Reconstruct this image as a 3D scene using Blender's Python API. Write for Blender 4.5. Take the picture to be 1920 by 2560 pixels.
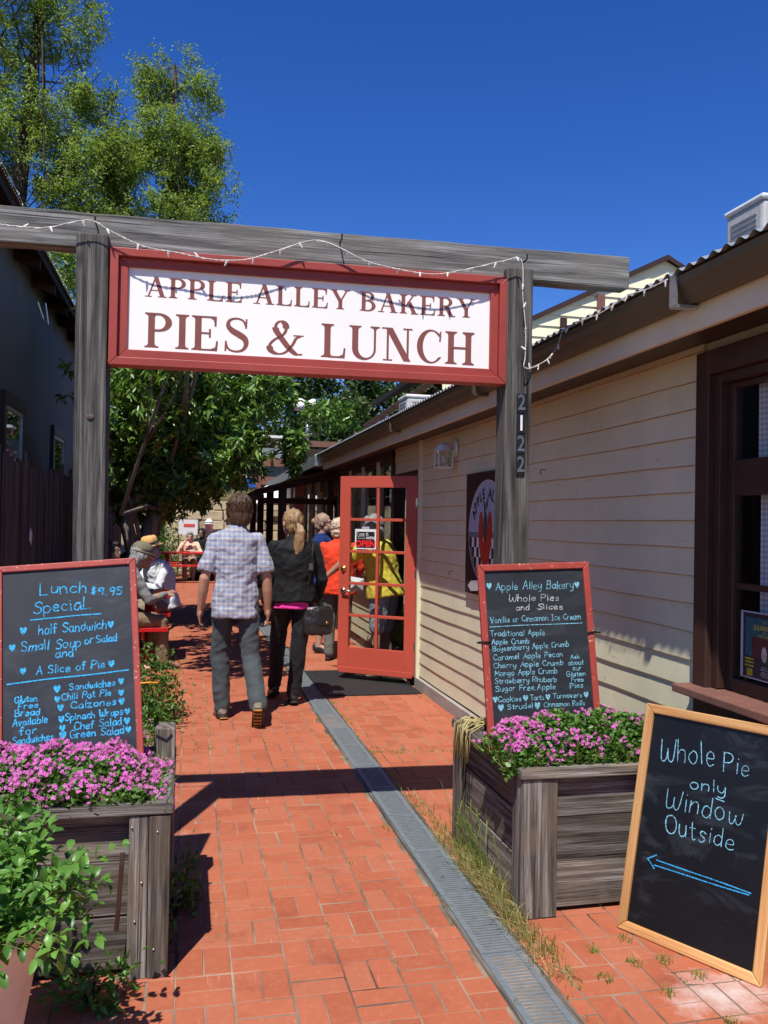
import bpy, bmesh, math, random
import numpy as np
from mathutils import Vector, Matrix, noise
random.seed(7); RNG=np.random.default_rng(7)
R=math.radians
sc=bpy.context.scene
for o in list(bpy.data.objects): bpy.data.objects.remove(o)
COL=sc.collection
# ---------------------------------------------------------------- camera
cd=bpy.data.cameras.new('camera'); cam=bpy.data.objects.new('camera',cd); COL.objects.link(cam)
cd.sensor_fit='VERTICAL'; cd.sensor_height=36; cd.sensor_width=27; cd.lens=36*2145/2560; cd.clip_start=.05; cd.clip_end=2000
_y,_p,_r=R(12.9),R(0.8),0.018
_f=Vector((math.sin(_y)*math.cos(_p),math.cos(_y)*math.cos(_p),math.sin(_p)))
_x=Vector((math.cos(_y),-math.sin(_y),0)); _u=_x.cross(_f)
_X=_x*math.cos(_r)+_u*math.sin(_r); _U=-_x*math.sin(_r)+_u*math.cos(_r)
M4=Matrix.Identity(4)
for i in range(3): M4[i][0]=_X[i]; M4[i][1]=_U[i]; M4[i][2]=-_f[i]
M4[0][3],M4[1][3],M4[2][3]=0,0,1.57
cam.matrix_world=M4; sc.camera=cam
# ---------------------------------------------------------------- sky, sun, exposure
SUN_EL=R(59.5); SUN_AZ=R(205)            # azimuth clockwise from +Y
w=bpy.data.worlds.new('World'); sc.world=w; w.use_nodes=True
nt=w.node_tree; bg=nt.nodes['Background']; sky=nt.nodes.new('ShaderNodeTexSky'); sky.sky_type='NISHITA'
sky.sun_disc=False; sky.sun_elevation=SUN_EL; sky.sun_rotation=SUN_AZ; sky.altitude=1300; sky.air_density=1.0; sky.dust_density=.1; sky.ozone_density=4.5
hs=nt.nodes.new('ShaderNodeHueSaturation'); hs.inputs['Saturation'].default_value=1.30; hs.inputs['Hue'].default_value=.518
nt.links.new(sky.outputs[0],hs.inputs['Color']); nt.links.new(hs.outputs[0],bg.inputs[0]); bg.inputs[1].default_value=.122
sd=bpy.data.lights.new('sun','SUN'); sun=bpy.data.objects.new('sun',sd); COL.objects.link(sun)
sd.energy=4.9; sd.angle=R(.53); sd.color=(1,.96,.9)
sv=Vector((math.sin(SUN_AZ)*math.cos(SUN_EL),math.cos(SUN_AZ)*math.cos(SUN_EL),math.sin(SUN_EL)))
sun.rotation_euler=sv.to_track_quat('Z','Y').to_euler(); sun.location=sv*40
sc.view_settings.view_transform='Standard'; sc.view_settings.look='None'; sc.view_settings.exposure=.30; sc.view_settings.gamma=1
sc.render.engine='CYCLES'
# ---------------------------------------------------------------- helpers
class MB:
    def __init__(s): s.v=[]; s.f=[]; s.m=[]
    def add(s,vs,fs,m=0):
        b=len(s.v); s.v.extend([tuple(q) for q in vs]); s.f.extend([tuple(i+b for i in q) for q in fs]); s.m.extend([m]*len(fs)); return s
    def box(s,a,b,m=0,jit=0):
        x0,y0,z0=a; x1,y1,z1=b
        vs=[(x0,y0,z0),(x1,y0,z0),(x1,y1,z0),(x0,y1,z0),(x0,y0,z1),(x1,y0,z1),(x1,y1,z1),(x0,y1,z1)]
        if jit: vs=[tuple(q+random.uniform(-jit,jit) for q in v) for v in vs]
        return s.add(vs,[(0,3,2,1),(4,5,6,7),(0,1,5,4),(1,2,6,5),(2,3,7,6),(3,0,4,7)],m)
    def hexa(s,vs,m=0): return s.add(vs,[(0,3,2,1),(4,5,6,7),(0,1,5,4),(1,2,6,5),(2,3,7,6),(3,0,4,7)],m)
    def bar(s,p,q,w,h,up=(0,0,1),m=0):
        p,q=Vector(p),Vector(q); d=(q-p).normalized(); up=Vector(up)
        sx=d.cross(up); sx=sx.normalized() if sx.length>1e-5 else Vector((1,0,0)); sz=sx.cross(d).normalized()
        vs=[]
        for c in (p,q):
            for a,b in ((-1,-1),(1,-1),(1,1),(-1,1)): vs.append(c+sx*a*w/2+sz*b*h/2)
        return s.add(vs,[(0,1,2,3),(7,6,5,4),(0,4,5,1),(1,5,6,2),(2,6,7,3),(3,7,4,0)],m)
    def tube(s,pts,rad,n=8,m=0,caps=True,flat=1.0):
        pts=[Vector(p) for p in pts]; k=len(pts); rad=[rad]*k if not hasattr(rad,'__len__') else rad
        prev=None; vs=[]
        for i,p in enumerate(pts):
            t=(pts[min(i+1,k-1)]-pts[max(i-1,0)]); t=t.normalized() if t.length>1e-9 else Vector((0,0,1))
            if prev is None: a=Vector((1,0,0)) if abs(t.x)<.9 else Vector((0,1,0)); u=(a-t*a.dot(t)).normalized()
            else: u=(prev-t*prev.dot(t)).normalized()
            prev=u; v=t.cross(u)
            for j in range(n):
                a=2*math.pi*j/n; vs.append(p+(u*math.cos(a)+v*math.sin(a)*flat)*rad[i])
        fs=[(i*n+j,i*n+(j+1)%n,(i+1)*n+(j+1)%n,(i+1)*n+j) for i in range(k-1) for j in range(n)]
        if caps: fs+= [tuple(range(n-1,-1,-1)),tuple((k-1)*n+j for j in range(n))]
        return s.add(vs,fs,m)
    def loft(s,rings,n=20,m=0):
        """rings: (centre, rx, ry, [rotz]) horizontal ellipses, or (centre,ax,ay) with vector axes; closed with caps"""
        vs=[]
        for rg in rings:
            c=Vector(rg[0])
            if hasattr(rg[1],'__len__'): ax,ay=Vector(rg[1]),Vector(rg[2])
            else:
                a=rg[3] if len(rg)>3 else 0
                ax=Vector((math.cos(a),math.sin(a),0))*rg[1]; ay=Vector((-math.sin(a),math.cos(a),0))*rg[2]
            for j in range(n):
                t=2*math.pi*j/n; vs.append(c+ax*math.cos(t)+ay*math.sin(t))
        k=len(rings)
        fs=[(i*n+j,i*n+(j+1)%n,(i+1)*n+(j+1)%n,(i+1)*n+j) for i in range(k-1) for j in range(n)]
        fs+=[tuple(range(n-1,-1,-1)),tuple((k-1)*n+j for j in range(n))]
        return s.add(vs,fs,m)
    def ball(s,c,r,n=12,m=0,rot=None):
        c=Vector(c); r=(r,r,r) if not hasattr(r,'__len__') else r; k=max(6,n//2+2); vs=[];
        for i in range(1,k):
            ph=math.pi*i/k
            for j in range(n):
                t=2*math.pi*j/n; q=Vector((math.cos(t)*math.sin(ph)*r[0],math.sin(t)*math.sin(ph)*r[1],-math.cos(ph)*r[2]))
                if rot is not None: q=rot@q
                vs.append(c+q)
        lo=Vector((0,0,-r[2])); hi=Vector((0,0,r[2]))
        if rot is not None: lo=rot@lo; hi=rot@hi
        vs.append(c+lo); vs.append(c+hi); a=len(vs)-2; b=a+1
        fs=[(i*n+j,i*n+(j+1)%n,(i+1)*n+(j+1)%n,(i+1)*n+j) for i in range(k-2) for j in range(n)]
        fs+=[(a,(j+1)%n,j) for j in range(n)]+[(b,(k-2)*n+j,(k-2)*n+(j+1)%n) for j in range(n)]
        return s.add(vs,fs,m)
    def cap(s,p,q,r0,r1,n=12,m=0,steps=6):
        """tapered capsule"""
        p,q=Vector(p),Vector(q); d=(q-p); L=d.length; d=d/L if L>1e-6 else Vector((0,0,1))
        pts=[];rr=[]
        for i in range(4):
            a=math.pi/2*(i+.35)/4; pts.append(p-d*r0*math.cos(a)); rr.append(r0*math.sin(a))
        for i in range(steps+1):
            t=i/steps; pts.append(p+d*L*t); rr.append(r0+(r1-r0)*t)
        for i in range(3,-1,-1):
            a=math.pi/2*(i+.35)/4; pts.append(q+d*r1*math.cos(a)); rr.append(r1*math.sin(a))
        return s.tube(pts,rr,n,m)
    def mesh(s,name,mats,smooth=False):
        me=bpy.data.meshes.new(name); me.from_pydata(s.v,[],s.f)
        for q in (mats if isinstance(mats,(list,tuple)) else [mats]): me.materials.append(q)
        if any(s.m): me.polygons.foreach_set('material_index',s.m)
        if smooth: me.polygons.foreach_set('use_smooth',[True]*len(s.f))
        me.update(); return me
    def build(s,name,mats,parent=None,smooth=False,bevel=0,**kw):
        o=bpy.data.objects.new(name,s.mesh(name,mats,smooth)); COL.objects.link(o)
        if parent: o.parent=parent
        if bevel: bev(o,bevel)
        tag(o,**kw); return o
def bev(o,wd,seg=2):
    b=o.modifiers.new('bevel','BEVEL'); b.width=wd; b.segments=seg; b.limit_method='ANGLE'; b.angle_limit=R(40)
def tag(o,label=None,cat=None,group=None,kind=None):
    if label: o['label']=label
    if cat: o['category']=cat
    if group: o['group']=group
    if kind: o['kind']=kind
    return o
def empty(name,loc=(0,0,0),rz=0,label=None,cat=None,group=None,parent=None):
    o=bpy.data.objects.new(name,None); COL.objects.link(o); o.location=loc; o.rotation_euler=(0,0,rz); o.empty_display_size=.1
    if parent: o.parent=parent
    return tag(o,label,cat,group)
def link(name,me,parent=None,loc=(0,0,0),rot=(0,0,0),scale=None):
    o=bpy.data.objects.new(name,me); COL.objects.link(o); o.location=loc; o.rotation_euler=rot
    if scale is not None: o.scale=scale
    if parent: o.parent=parent
    return o
def frame(o,O,U,V):
    U,V=Vector(U).normalized(),Vector(V).normalized(); N=U.cross(V); m=Matrix.Identity(4)
    for i in range(3): m[i][0]=U[i]; m[i][1]=V[i]; m[i][2]=N[i]; m[i][3]=O[i]
    o.matrix_world=m
TMP=bpy.data.scenes.new('tmp')
def evalmesh(o):
    TMP.collection.objects.link(o); vl=TMP.view_layers[0]; vl.update(); dg=vl.depsgraph; me=bpy.data.meshes.new_from_object(o.evaluated_get(dg),depsgraph=dg); bpy.data.objects.remove(o); return me
def npmesh(name,V,F,mats,smooth=False):
    me=bpy.data.meshes.new(name); V=np.asarray(V,np.float32); F=np.asarray(F,np.int32); k=F.shape[1]
    me.vertices.add(len(V)); me.vertices.foreach_set('co',V.ravel()); me.loops.add(F.size); me.loops.foreach_set('vertex_index',F.ravel())
    me.polygons.add(len(F)); me.polygons.foreach_set('loop_start',np.arange(0,F.size,k,dtype=np.int32)); me.polygons.foreach_set('loop_total',np.full(len(F),k,np.int32))
    for q in (mats if isinstance(mats,(list,tuple)) else [mats]): me.materials.append(q)
    if smooth: me.polygons.foreach_set('use_smooth',np.ones(len(F),bool))
    me.update(); me.validate(); return me
# ---------------------------------------------------------------- materials
class NG:
    def __init__(s,name):
        s.mat=bpy.data.materials.new(name); s.mat.use_nodes=True; s.t=s.mat.node_tree; s.t.nodes.clear()
        s.out=s.n('ShaderNodeOutputMaterial')
    def n(s,ty,**kw):
        q=s.t.nodes.new(ty)
        for k,v in kw.items(): setattr(q,k,v)
        return q
    def l(s,a,b): s.t.links.new(a,b)
    def set(s,sock,v):
        if isinstance(v,bpy.types.NodeSocket): s.l(v,sock)
        else: sock.default_value=(*v,1) if (hasattr(v,'__len__') and len(v)==3 and sock.type=='RGBA') else v
    def coord(s,kind='Object',scale=(1,1,1),rot=(0,0,0),loc=(0,0,0)):
        if kind=='Position': src=s.n('ShaderNodeNewGeometry').outputs['Position']
        else: src=s.n('ShaderNodeTexCoord').outputs[kind]
        mp=s.n('ShaderNodeMapping'); s.l(src,mp.inputs[0]); mp.inputs['Scale'].default_value=scale; mp.inputs['Rotation'].default_value=rot; mp.inputs['Location'].default_value=loc
        return mp.outputs[0]
    def noise(s,vec,scale=5,detail=4,rough=.55,dist=0):
        q=s.n('ShaderNodeTexNoise'); s.l(vec,q.inputs['Vector']); q.inputs['Scale'].default_value=scale; q.inputs['Detail'].default_value=detail; q.inputs['Roughness'].default_value=rough; q.inputs['Distortion'].default_value=dist
        return q.outputs['Fac']
    def ramp(s,fac,stops):
        q=s.n('ShaderNodeValToRGB'); s.l(fac,q.inputs[0]); e=q.color_ramp.elements
        while len(e)<len(stops): e.new(.5)
        for i,(p,c) in enumerate(stops):
            e[i].position=p; e[i].color=(*c,1) if hasattr(c,'__len__') else (c,c,c,1)
        return q.outputs[0]
    def mix(s,fac,a,b,mode='MIX'):
        q=s.n('ShaderNodeMix'); q.data_type='RGBA'; q.blend_type=mode; s.set(q.inputs[0],fac); s.set(q.inputs[6],a); s.set(q.inputs[7],b); return q.outputs[2]
    def math(s,op,a,b=0,c=0):
        q=s.n('ShaderNodeMath',operation=op); s.set(q.inputs[0],a); s.set(q.inputs[1],b); s.set(q.inputs[2],c); return q.outputs[0]
    def rnd(s):
        a=s.n('ShaderNodeNewGeometry').outputs['Random Per Island']; b=s.n('ShaderNodeObjectInfo').outputs['Random']
        return s.math('FRACT',s.math('ADD',a,b))
    def bump(s,h,st=.3,d=.01):
        q=s.n('ShaderNodeBump'); s.l(h,q.inputs['Height']); q.inputs['Strength'].default_value=st; q.inputs['Distance'].default_value=d; return q.outputs[0]
    def bsdf(s,col,rough=.7,spec=.3,metal=0,nrm=None,**kw):
        q=s.n('ShaderNodeBsdfPrincipled'); s.set(q.inputs['Base Color'],col); s.set(q.inputs['Roughness'],rough); q.inputs['Specular IOR Level'].default_value=spec; q.inputs['Metallic'].default_value=metal
        if nrm is not None: s.l(nrm,q.inputs['Normal'])
        for k,v in kw.items(): s.set(q.inputs[k],v)
        s.l(q.outputs[0],s.out.inputs[0]); return q
def plain(name,col,rough=.7,spec=.3,metal=0,var=.12,scale=8,bump=0,kind='Object'):
    g=NG(name); v=g.coord(kind); f=g.noise(v,scale,5); c=Vector(col)
    cc=g.ramp(f,[(.3,tuple(c*(1-var))),(.7,tuple(c*(1+var)))])
    g.bsdf(cc,rough,spec,metal,g.bump(g.noise(v,scale*8,4),bump,.004) if bump else None); return g.mat
def wood(name,dark,mid,light,axis='Z',scale=1.0,rough=.85,crack=.5,bump=.6,warm=None):
    """weathered timber: grain runs along the given local axis"""
    g=NG(name); st={'X':(.05,1,1),'Y':(1,.05,1),'Z':(1,1,.05)}[axis]
    st2={'X':(.012,1,1),'Y':(1,.012,1),'Z':(1,1,.012)}[axis]
    oi=g.n('ShaderNodeObjectInfo').outputs['Random']; off=g.n('ShaderNodeCombineXYZ'); 
    for i in range(3): g.l(g.math('MULTIPLY',oi,37.1+i*11),off.inputs[i])
    base=g.n('ShaderNodeTexCoord').outputs['Object']; ad=g.n('ShaderNodeVectorMath',operation='ADD'); g.l(base,ad.inputs[0]); g.l(off.outputs[0],ad.inputs[1])
    def mp(sx):
        q=g.n('ShaderNodeMapping'); g.l(ad.outputs[0],q.inputs[0]); q.inputs['Scale'].default_value=sx; return q.outputs[0]
    a=g.noise(mp(st),55*scale,6,.7,.8); b=g.noise(mp(st2),210*scale,4,.75); c=g.noise(mp((1,1,1)),3*scale,3)
    wv=g.n('ShaderNodeTexWave'); wv.bands_direction='DIAGONAL'; g.l(mp({'X':(.045,1,1),'Y':(1,.045,1),'Z':(1,1,.045)}[axis]),wv.inputs['Vector']); wv.inputs['Scale'].default_value=9*scale; wv.inputs['Distortion'].default_value=14; wv.inputs['Detail'].default_value=3; wv.inputs['Detail Scale'].default_value=.7
    vo=g.n('ShaderNodeTexVoronoi'); g.l(mp({'X':(.45,1,1),'Y':(1,.45,1),'Z':(1,1,.45)}[axis]),vo.inputs['Vector']); vo.inputs['Scale'].default_value=4.2; kn=g.ramp(vo.outputs['Distance'],[(.045,1.),(.11,0.)])
    f=g.math('ADD',g.math('ADD',g.math('MULTIPLY',a,.40),g.math('MULTIPLY',b,.50)),g.math('MULTIPLY',wv.outputs['Fac'],.10))
    col=g.ramp(f,[(.38,dark),(.5,mid),(.62,light)])
    if warm: col=g.mix(g.ramp(c,[(.45,0.),(.7,.8)]),col,warm)
    cr=g.ramp(g.noise(mp(st2),60*scale,3,.5),[(.33-.06*(1-crack),1.),(.375,0.)])
    col=g.mix(g.math('MULTIPLY',cr,crack),col,tuple(Vector(dark)*.25))
    col=g.mix(g.math('MULTIPLY',kn,.75),col,tuple(Vector(dark)*.6))
    br=g.math('MULTIPLY_ADD',oi,.7,.66); hsv=g.n('ShaderNodeHueSaturation'); g.l(col,hsv.inputs['Color']); g.l(br,hsv.inputs['Value'])
    h=g.math('SUBTRACT',f,g.math('MULTIPLY',cr,.6*crack))
    g.bsdf(hsv.outputs[0],rough,.2,0,g.bump(h,bump,.006)); return g.mat
def paint(name,col,chip=None,amt=.06,rough=.55,spec=.35,dirt=.15,scale=6,bump=.15,coat=False):
    """painted wood: faint dirt, thin worn spots along grain"""
    g=NG(name); v=g.coord('Object'); oi=g.n('ShaderNodeObjectInfo').outputs['Random']
    c=Vector(col); f=g.noise(v,scale,5,.6); cc=g.ramp(f,[(.3,tuple(c*(1-dirt))),(.7,tuple(c*(1+dirt*.5)))])
    if chip: 
        e=g.noise(g.coord('Object',(1,1,1)),55,6,.7); cc=g.mix(g.ramp(e,[(.70-amt,0.),(.72-amt*.8,1.)]),cc,chip)
    if coat:
        hc=g.noise(g.coord('Object',(1,.22,1)),46,5,.65,1.2); cc=g.mix(g.ramp(hc,[(.315,.55),(.345,0.)]),cc,(.30,.25,.18)); gr=g.noise(g.coord('Object',(1,.5,1)),2.3,5,.65); cc=g.mix(g.ramp(gr,[(.5,0.),(.78,.3)]),cc,(.42,.37,.29))
    g.bsdf(cc,rough,spec,0,g.bump(g.noise(v,60,4),bump,.003)); return g.mat
def leafmat(name,c0,c1,trans=.35,rough=.45,spec=.4):
    g=NG(name); r=g.rnd(); col=g.ramp(r,[(0.,c0),(1.,c1)])
    p=g.n('ShaderNodeBsdfPrincipled'); g.l(col,p.inputs['Base Color']); p.inputs['Roughness'].default_value=rough; p.inputs['Specular IOR Level'].default_value=spec
    t=g.n('ShaderNodeBsdfTranslucent'); tc=g.mix(1,col,(1.25,1.35,.5),'MULTIPLY'); g.l(tc,t.inputs[0])
    m=g.n('ShaderNodeMixShader'); m.inputs[0].default_value=trans; g.l(p.outputs[0],m.inputs[1]); g.l(t.outputs[0],m.inputs[2]); g.l(m.outputs[0],g.out.inputs[0]); return g.mat
def glass(name,tint=(.93,.95,.95),ior=1.5):
    g=NG(name); lw=g.n('ShaderNodeLayerWeight'); lw.inputs[0].default_value=.5; f0=((ior-1)/(ior+1))**2; fr=g.math('MULTIPLY_ADD',g.math('POWER',lw.outputs['Facing'],4.),1-f0,f0*1.3); tr=g.n('ShaderNodeBsdfTransparent'); tr.inputs[0].default_value=(*tint,1)
    gl=g.n('ShaderNodeBsdfGlossy'); gl.inputs['Roughness'].default_value=.02; mx=g.n('ShaderNodeMixShader')
    g.l(fr,mx.inputs[0]); g.l(tr.outputs[0],mx.inputs[1]); g.l(gl.outputs[0],mx.inputs[2]); g.l(mx.outputs[0],g.out.inputs[0]); return g.mat
def brickmat():
    g=NG('terracotta paver'); r=g.rnd(); v=g.coord('Position')
    c=g.ramp(r,[(0.,(.34,.092,.045)),(.35,(.375,.104,.051)),(.7,(.405,.117,.058)),(1.,(.385,.124,.067))])
    n1=g.noise(v,2.2,5,.6); c=g.mix(g.ramp(n1,[(.45,0.),(.75,.35)]),c,(.50,.19,.105))
    n2=g.noise(v,30,6,.75); c=g.mix(g.ramp(n2,[(.52,0.),(.75,.35)]),c,(.54,.24,.15))
    n3=g.noise(v,170,2); c=g.mix(g.ramp(n3,[(.68,0.),(.74,.5)]),c,(.62,.33,.25)); c=g.mix(g.ramp(n3,[(.25,.45),(.32,0.)]),c,(.2,.05,.03))
    ef=g.noise(g.coord('Position',(1,1,1),(0,0,.4)),.9,6,.7); c=g.mix(g.ramp(ef,[(.62,0.),(.80,.45)]),c,(.60,.45,.38))
    dk=g.noise(g.coord('Position',(1,1,1),(0,0,1.1),(3,7,0)),5,5,.7); c=g.mix(g.ramp(dk,[(.55,0.),(.74,.6)]),c,(.22,.062,.038))
    st_=g.n('ShaderNodeVectorMath',operation='DISTANCE'); g.l(g.coord('Position',(1,1.25,1)),st_.inputs[0]); st_.inputs[1].default_value=(1.80,2.58*1.25,0); sm=g.math('SUBTRACT',g.math('MULTIPLY',g.noise(v,6,6,.7),.62),st_.outputs['Value']); c=g.mix(g.ramp(sm,[(.10,0.),(.30,.65)]),c,(.66,.60,.56))
    sc1=g.noise(g.coord('Position',(1,.12,1),(0,0,.7)),42,3,.6); c=g.mix(g.ramp(sc1,[(.66,0.),(.71,.35)]),c,(.60,.33,.25))
    g.bsdf(c,.8,.2,0,g.bump(g.math('ADD',g.noise(v,45,5,.7),g.math('MULTIPLY',n3,.3)),.35,.004)); return g.mat
def chalk(name,col):
    g=NG(name); v=g.coord('Object'); f=g.noise(v,240,3,.7); a=g.ramp(f,[(.36,.12),(.56,1.)])
    g.bsdf(g.mix(a,(.012,.013,.015),col),.9,.1); return g.mat
M={}
M['brick']=brickmat()
M['bed']=plain('joint sand',(.235,.17,.12),.95,.1,0,.75,2.6,.4,'Position')
M['dirt']=plain('packed dirt',(.16,.12,.08),.95,.1,0,.3,3,.4,'Position')
for ax in 'XYZ':
    M['grey'+ax]=wood('weathered grey timber '+ax,(.05,.049,.046),(.145,.142,.132),(.30,.295,.278),ax,1,.85,.75,.8,(.155,.14,.115))
    M['plank'+ax]=wood('weathered planter plank '+ax,(.034,.029,.024),(.12,.104,.088),(.30,.275,.245),ax,1.1,.85,.8,.9,(.17,.125,.085))
    M['fence'+ax]=wood('old fence board '+ax,(.026,.022,.019),(.072,.063,.055),(.145,.128,.112),ax,.9,.9,.6,.5,(.075,.06,.048))
    M['brown'+ax]=wood('dark brown timber '+ax,(.02,.011,.008),(.04,.02,.015),(.06,.032,.024),ax,.8,.8,.4,.4)
    M['post'+ax]=wood('dark grey post timber '+ax,(.024,.022,.020),(.082,.077,.069),(.175,.166,.152),ax,1,.85,.8,.8,(.11,.095,.078))
M['cream']=paint('cream siding paint',(.71,.67,.455),(.45,.40,.28),.02,.6,.3,.07,4,.25,True)
M['creamtrim']=paint('pale fascia paint',(.67,.62,.43),(.3,.25,.2),.0,.6,.3,.08,3)
M['brownp']=paint('brown trim paint',(.050,.023,.016),(.22,.14,.10),.02,.5,.4,.25,5,.2)
M['sill']=paint('faded brown sill paint',(.20,.092,.068),(.42,.33,.27),.07,.6,.3,.2,5,.25)
M['redframe']=paint('worn red frame paint',(.36,.055,.04),(.60,.42,.30),.085,.5,.4,.2,6,.2)
M['signred']=paint('barn red sign paint',(.33,.05,.035),(.5,.3,.24),.0,.5,.4,.15,3,.25)
M['doorred']=paint('brick red door paint',(.46,.075,.045),(.5,.2,.15),-.1,.42,.45,.06,2,.08)
M['tablered']=paint('glossy red table paint',(.50,.012,.012),(.3,.2,.15),-.02,.3,.5,.1,4,.1)
M['signwhite']=paint('white sign panel',(.90,.875,.80),None,0,.45,.4,.06,1.6,.03)
M['letter']=paint('maroon lettering',(.23,.075,.06),None,0,.5,.3,.1,8,.03)
def slate(name,col,rough):
    g=NG(name); v=g.coord('Object'); c=g.ramp(g.noise(v,4,5,.6),[(.3,tuple(Vector(col)*.75)),(.7,tuple(Vector(col)*1.3))]); sm=g.noise(g.coord('Object',(1,2.4,1),(0,0,.5)),3.2,6,.65,1.5); c=g.mix(g.ramp(sm,[(.52,0.),(.8,.22)]),c,(.16,.19,.22)); d=g.noise(v,210,2); c=g.mix(g.ramp(d,[(.72,0.),(.76,.25)]),c,(.4,.42,.44)); g.bsdf(c,rough,.35); return g.mat
M['slate']=slate('blackboard slate',(.022,.025,.030),.5)
M['slate2']=slate('new blackboard',(.006,.006,.007),.36)
M['oak']=wood('light oak frame',(.36,.17,.06),(.52,.27,.10),(.62,.36,.16),'Y',.8,.5,.2,.15)
M['oakx']=wood('light oak frame x',(.36,.17,.06),(.52,.27,.10),(.62,.36,.16),'X',.8,.5,.2,.15)
M['cblue']=chalk('blue chalk ink',(.07,.48,.85)); M['cpale']=chalk('pale blue chalk',(.25,.58,.72)); M['cwhite']=chalk('white chalk',(.6,.62,.62)); M['cbright']=chalk('bright blue chalk',(.05,.42,.80))
M['steel']=plain('galvanised steel',(.55,.57,.58),.35,.5,.85,.12,12,.05)
M['corr']=plain('corrugated zinc',(.42,.46,.46),.42,.5,.6,.18,6,.05)
M['gutter']=paint('bronze gutter',(.095,.083,.045),None,0,.45,.4,.1,2,.04)
M['drain']=plain('grey drain plastic',(.155,.178,.19),.5,.4,0,.15,30,.1)
M['black']=plain('black',(.012,.012,.013),.6,.3,0,.2,20)
M['rubber']=plain('black rubber',(.02,.02,.021),.75,.3,0,.25,60,.5)
M['white']=plain('white plastic',(.72,.72,.70),.45,.4,0,.06,10)
M['cable']=plain('aged white cable',(.62,.60,.53),.5,.3,0,.12,40)
M['bulb']=plain('frosted mini bulb',(.75,.76,.74),.2,.5)
M['brass']=plain('brass',(.55,.36,.13),.3,.5,1,.1,30)
M['nickel']=plain('satin nickel',(.45,.43,.40),.28,.5,1,.1,30)
M['glass']=glass('window glass'); M['darkglass']=glass('tinted window glass',(.35,.38,.38),1.7)
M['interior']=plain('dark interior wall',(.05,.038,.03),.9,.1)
M['terra']=plain('pale clay pot',(.74,.68,.58),.8,.2,0,.18,5,.3)
M['soil']=plain('potting soil',(.035,.025,.018),.95,.1,0,.4,30,.8)
M['leafpot']=leafmat('periwinkle leaf',(.05,.14,.02),(.17,.36,.06),.3,.38)
M['leafclover']=leafmat('clover leaf',(.06,.14,.022),(.15,.28,.06),.3)
M['petal']=leafmat('pink petal',(.55,.065,.38),(.78,.25,.61),.3,.6,.2)
M['leafever']=leafmat('evergreen leaf',(.04,.105,.018),(.22,.36,.07),.25,.33,.55)
M['leafloc']=leafmat('locust leaf',(.11,.19,.035),(.34,.42,.11),.42)
M['leafcon']=leafmat('conifer spray',(.022,.05,.012),(.095,.15,.035),.2)
M['leafshrub']=leafmat('shrub leaf',(.03,.085,.012),(.12,.24,.035),.28)
M['grass']=leafmat('green grass',(.12,.20,.03),(.26,.33,.07),.3); M['straw']=leafmat('dry grass',(.40,.33,.13),(.58,.48,.24),.25)
M['bark']=wood('grey bark',(.11,.095,.08),(.22,.195,.165),(.36,.33,.285),'Z',.35,.9,.4,1.); M['barkdark']=wood('dark bark',(.03,.022,.017),(.07,.052,.04),(.12,.095,.075),'Z',.3,.9,.4,1.)
M['stone']=None
g=NG('sandstone block'); r=g.rnd(); v=g.coord('Position'); c=g.ramp(r,[(0.,(.40,.31,.18)),(1.,(.58,.48,.31))]); g.bsdf(g.mix(g.ramp(g.noise(v,6,5,.7),[(.4,0.),(.7,.5)]),c,(.30,.24,.15)),.9,.1,0,g.bump(g.noise(v,9,5,.7),.6,.03)); M['stone']=g.mat
M['tan']=plain('tan block wall',(.34,.26,.165),.9,.1,0,.12,2,.2)
M['metalside']=plain('dark grey metal siding',(.115,.109,.096),.6,.3,.1,.15,1.2,.1)
M['blue']=plain('blue sign paint',(.02,.12,.42),.4,.4)
# ================================================================ GROUND AND PAVING
MB().add([(-300,-60,-.04),(300,-60,-.04),(300,400,-.04),(-300,400,-.04)],[(0,1,2,3)]).build('ground',M['dirt'],kind='structure')
paving=MB().add([(-1.6,.4,-.0022),(2.4,.4,-.0022),(2.4,27,-.0022),(-1.6,27,-.0022)],[(0,1,2,3)]).build('brick_paving',M['bed'],kind='structure')
MOD=.191; GX,GY=.184,3.041; DL,DR=1.062,1.262
def brick_geo(x0,y0,x1,y1,z=0,tilt=(0,0),g=.0031,ch=.0022):
    jj=lambda:max(.0012,g+random.gauss(0,.0007)); x0+=jj();y0+=jj();x1-=jj();y1-=jj(); cx,cy=(x0+x1)/2,(y0+y1)/2
    Z=lambda x,y,h:h+z+(x-cx)*tilt[0]+(y-cy)*tilt[1]
    vs=[]
    for ins,h in ((0,-.03),(0,-ch),(ch,0)):
        for x,y in ((x0+ins,y0+ins),(x1-ins,y0+ins),(x1-ins,y1-ins),(x0+ins,y1-ins)): vs.append((x,y,Z(x,y,h)))
    fs=[(8,9,10,11)]
    for b in (0,4):
        for i in range(4): fs.append((b+i,b+(i+1)%4,b+4+(i+1)%4,b+4+i))
    return vs,fs
bmH=[MB().add(*brick_geo(-MOD/2,-MOD/4,MOD/2,MOD/4)).mesh('brick',M['brick']) for _ in range(6)]; bmV=[MB().add(*brick_geo(-MOD/4,-MOD/2,MOD/4,MOD/2)).mesh('brick',M['brick']) for _ in range(6)]
full=[]; stuff=MB()
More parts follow.
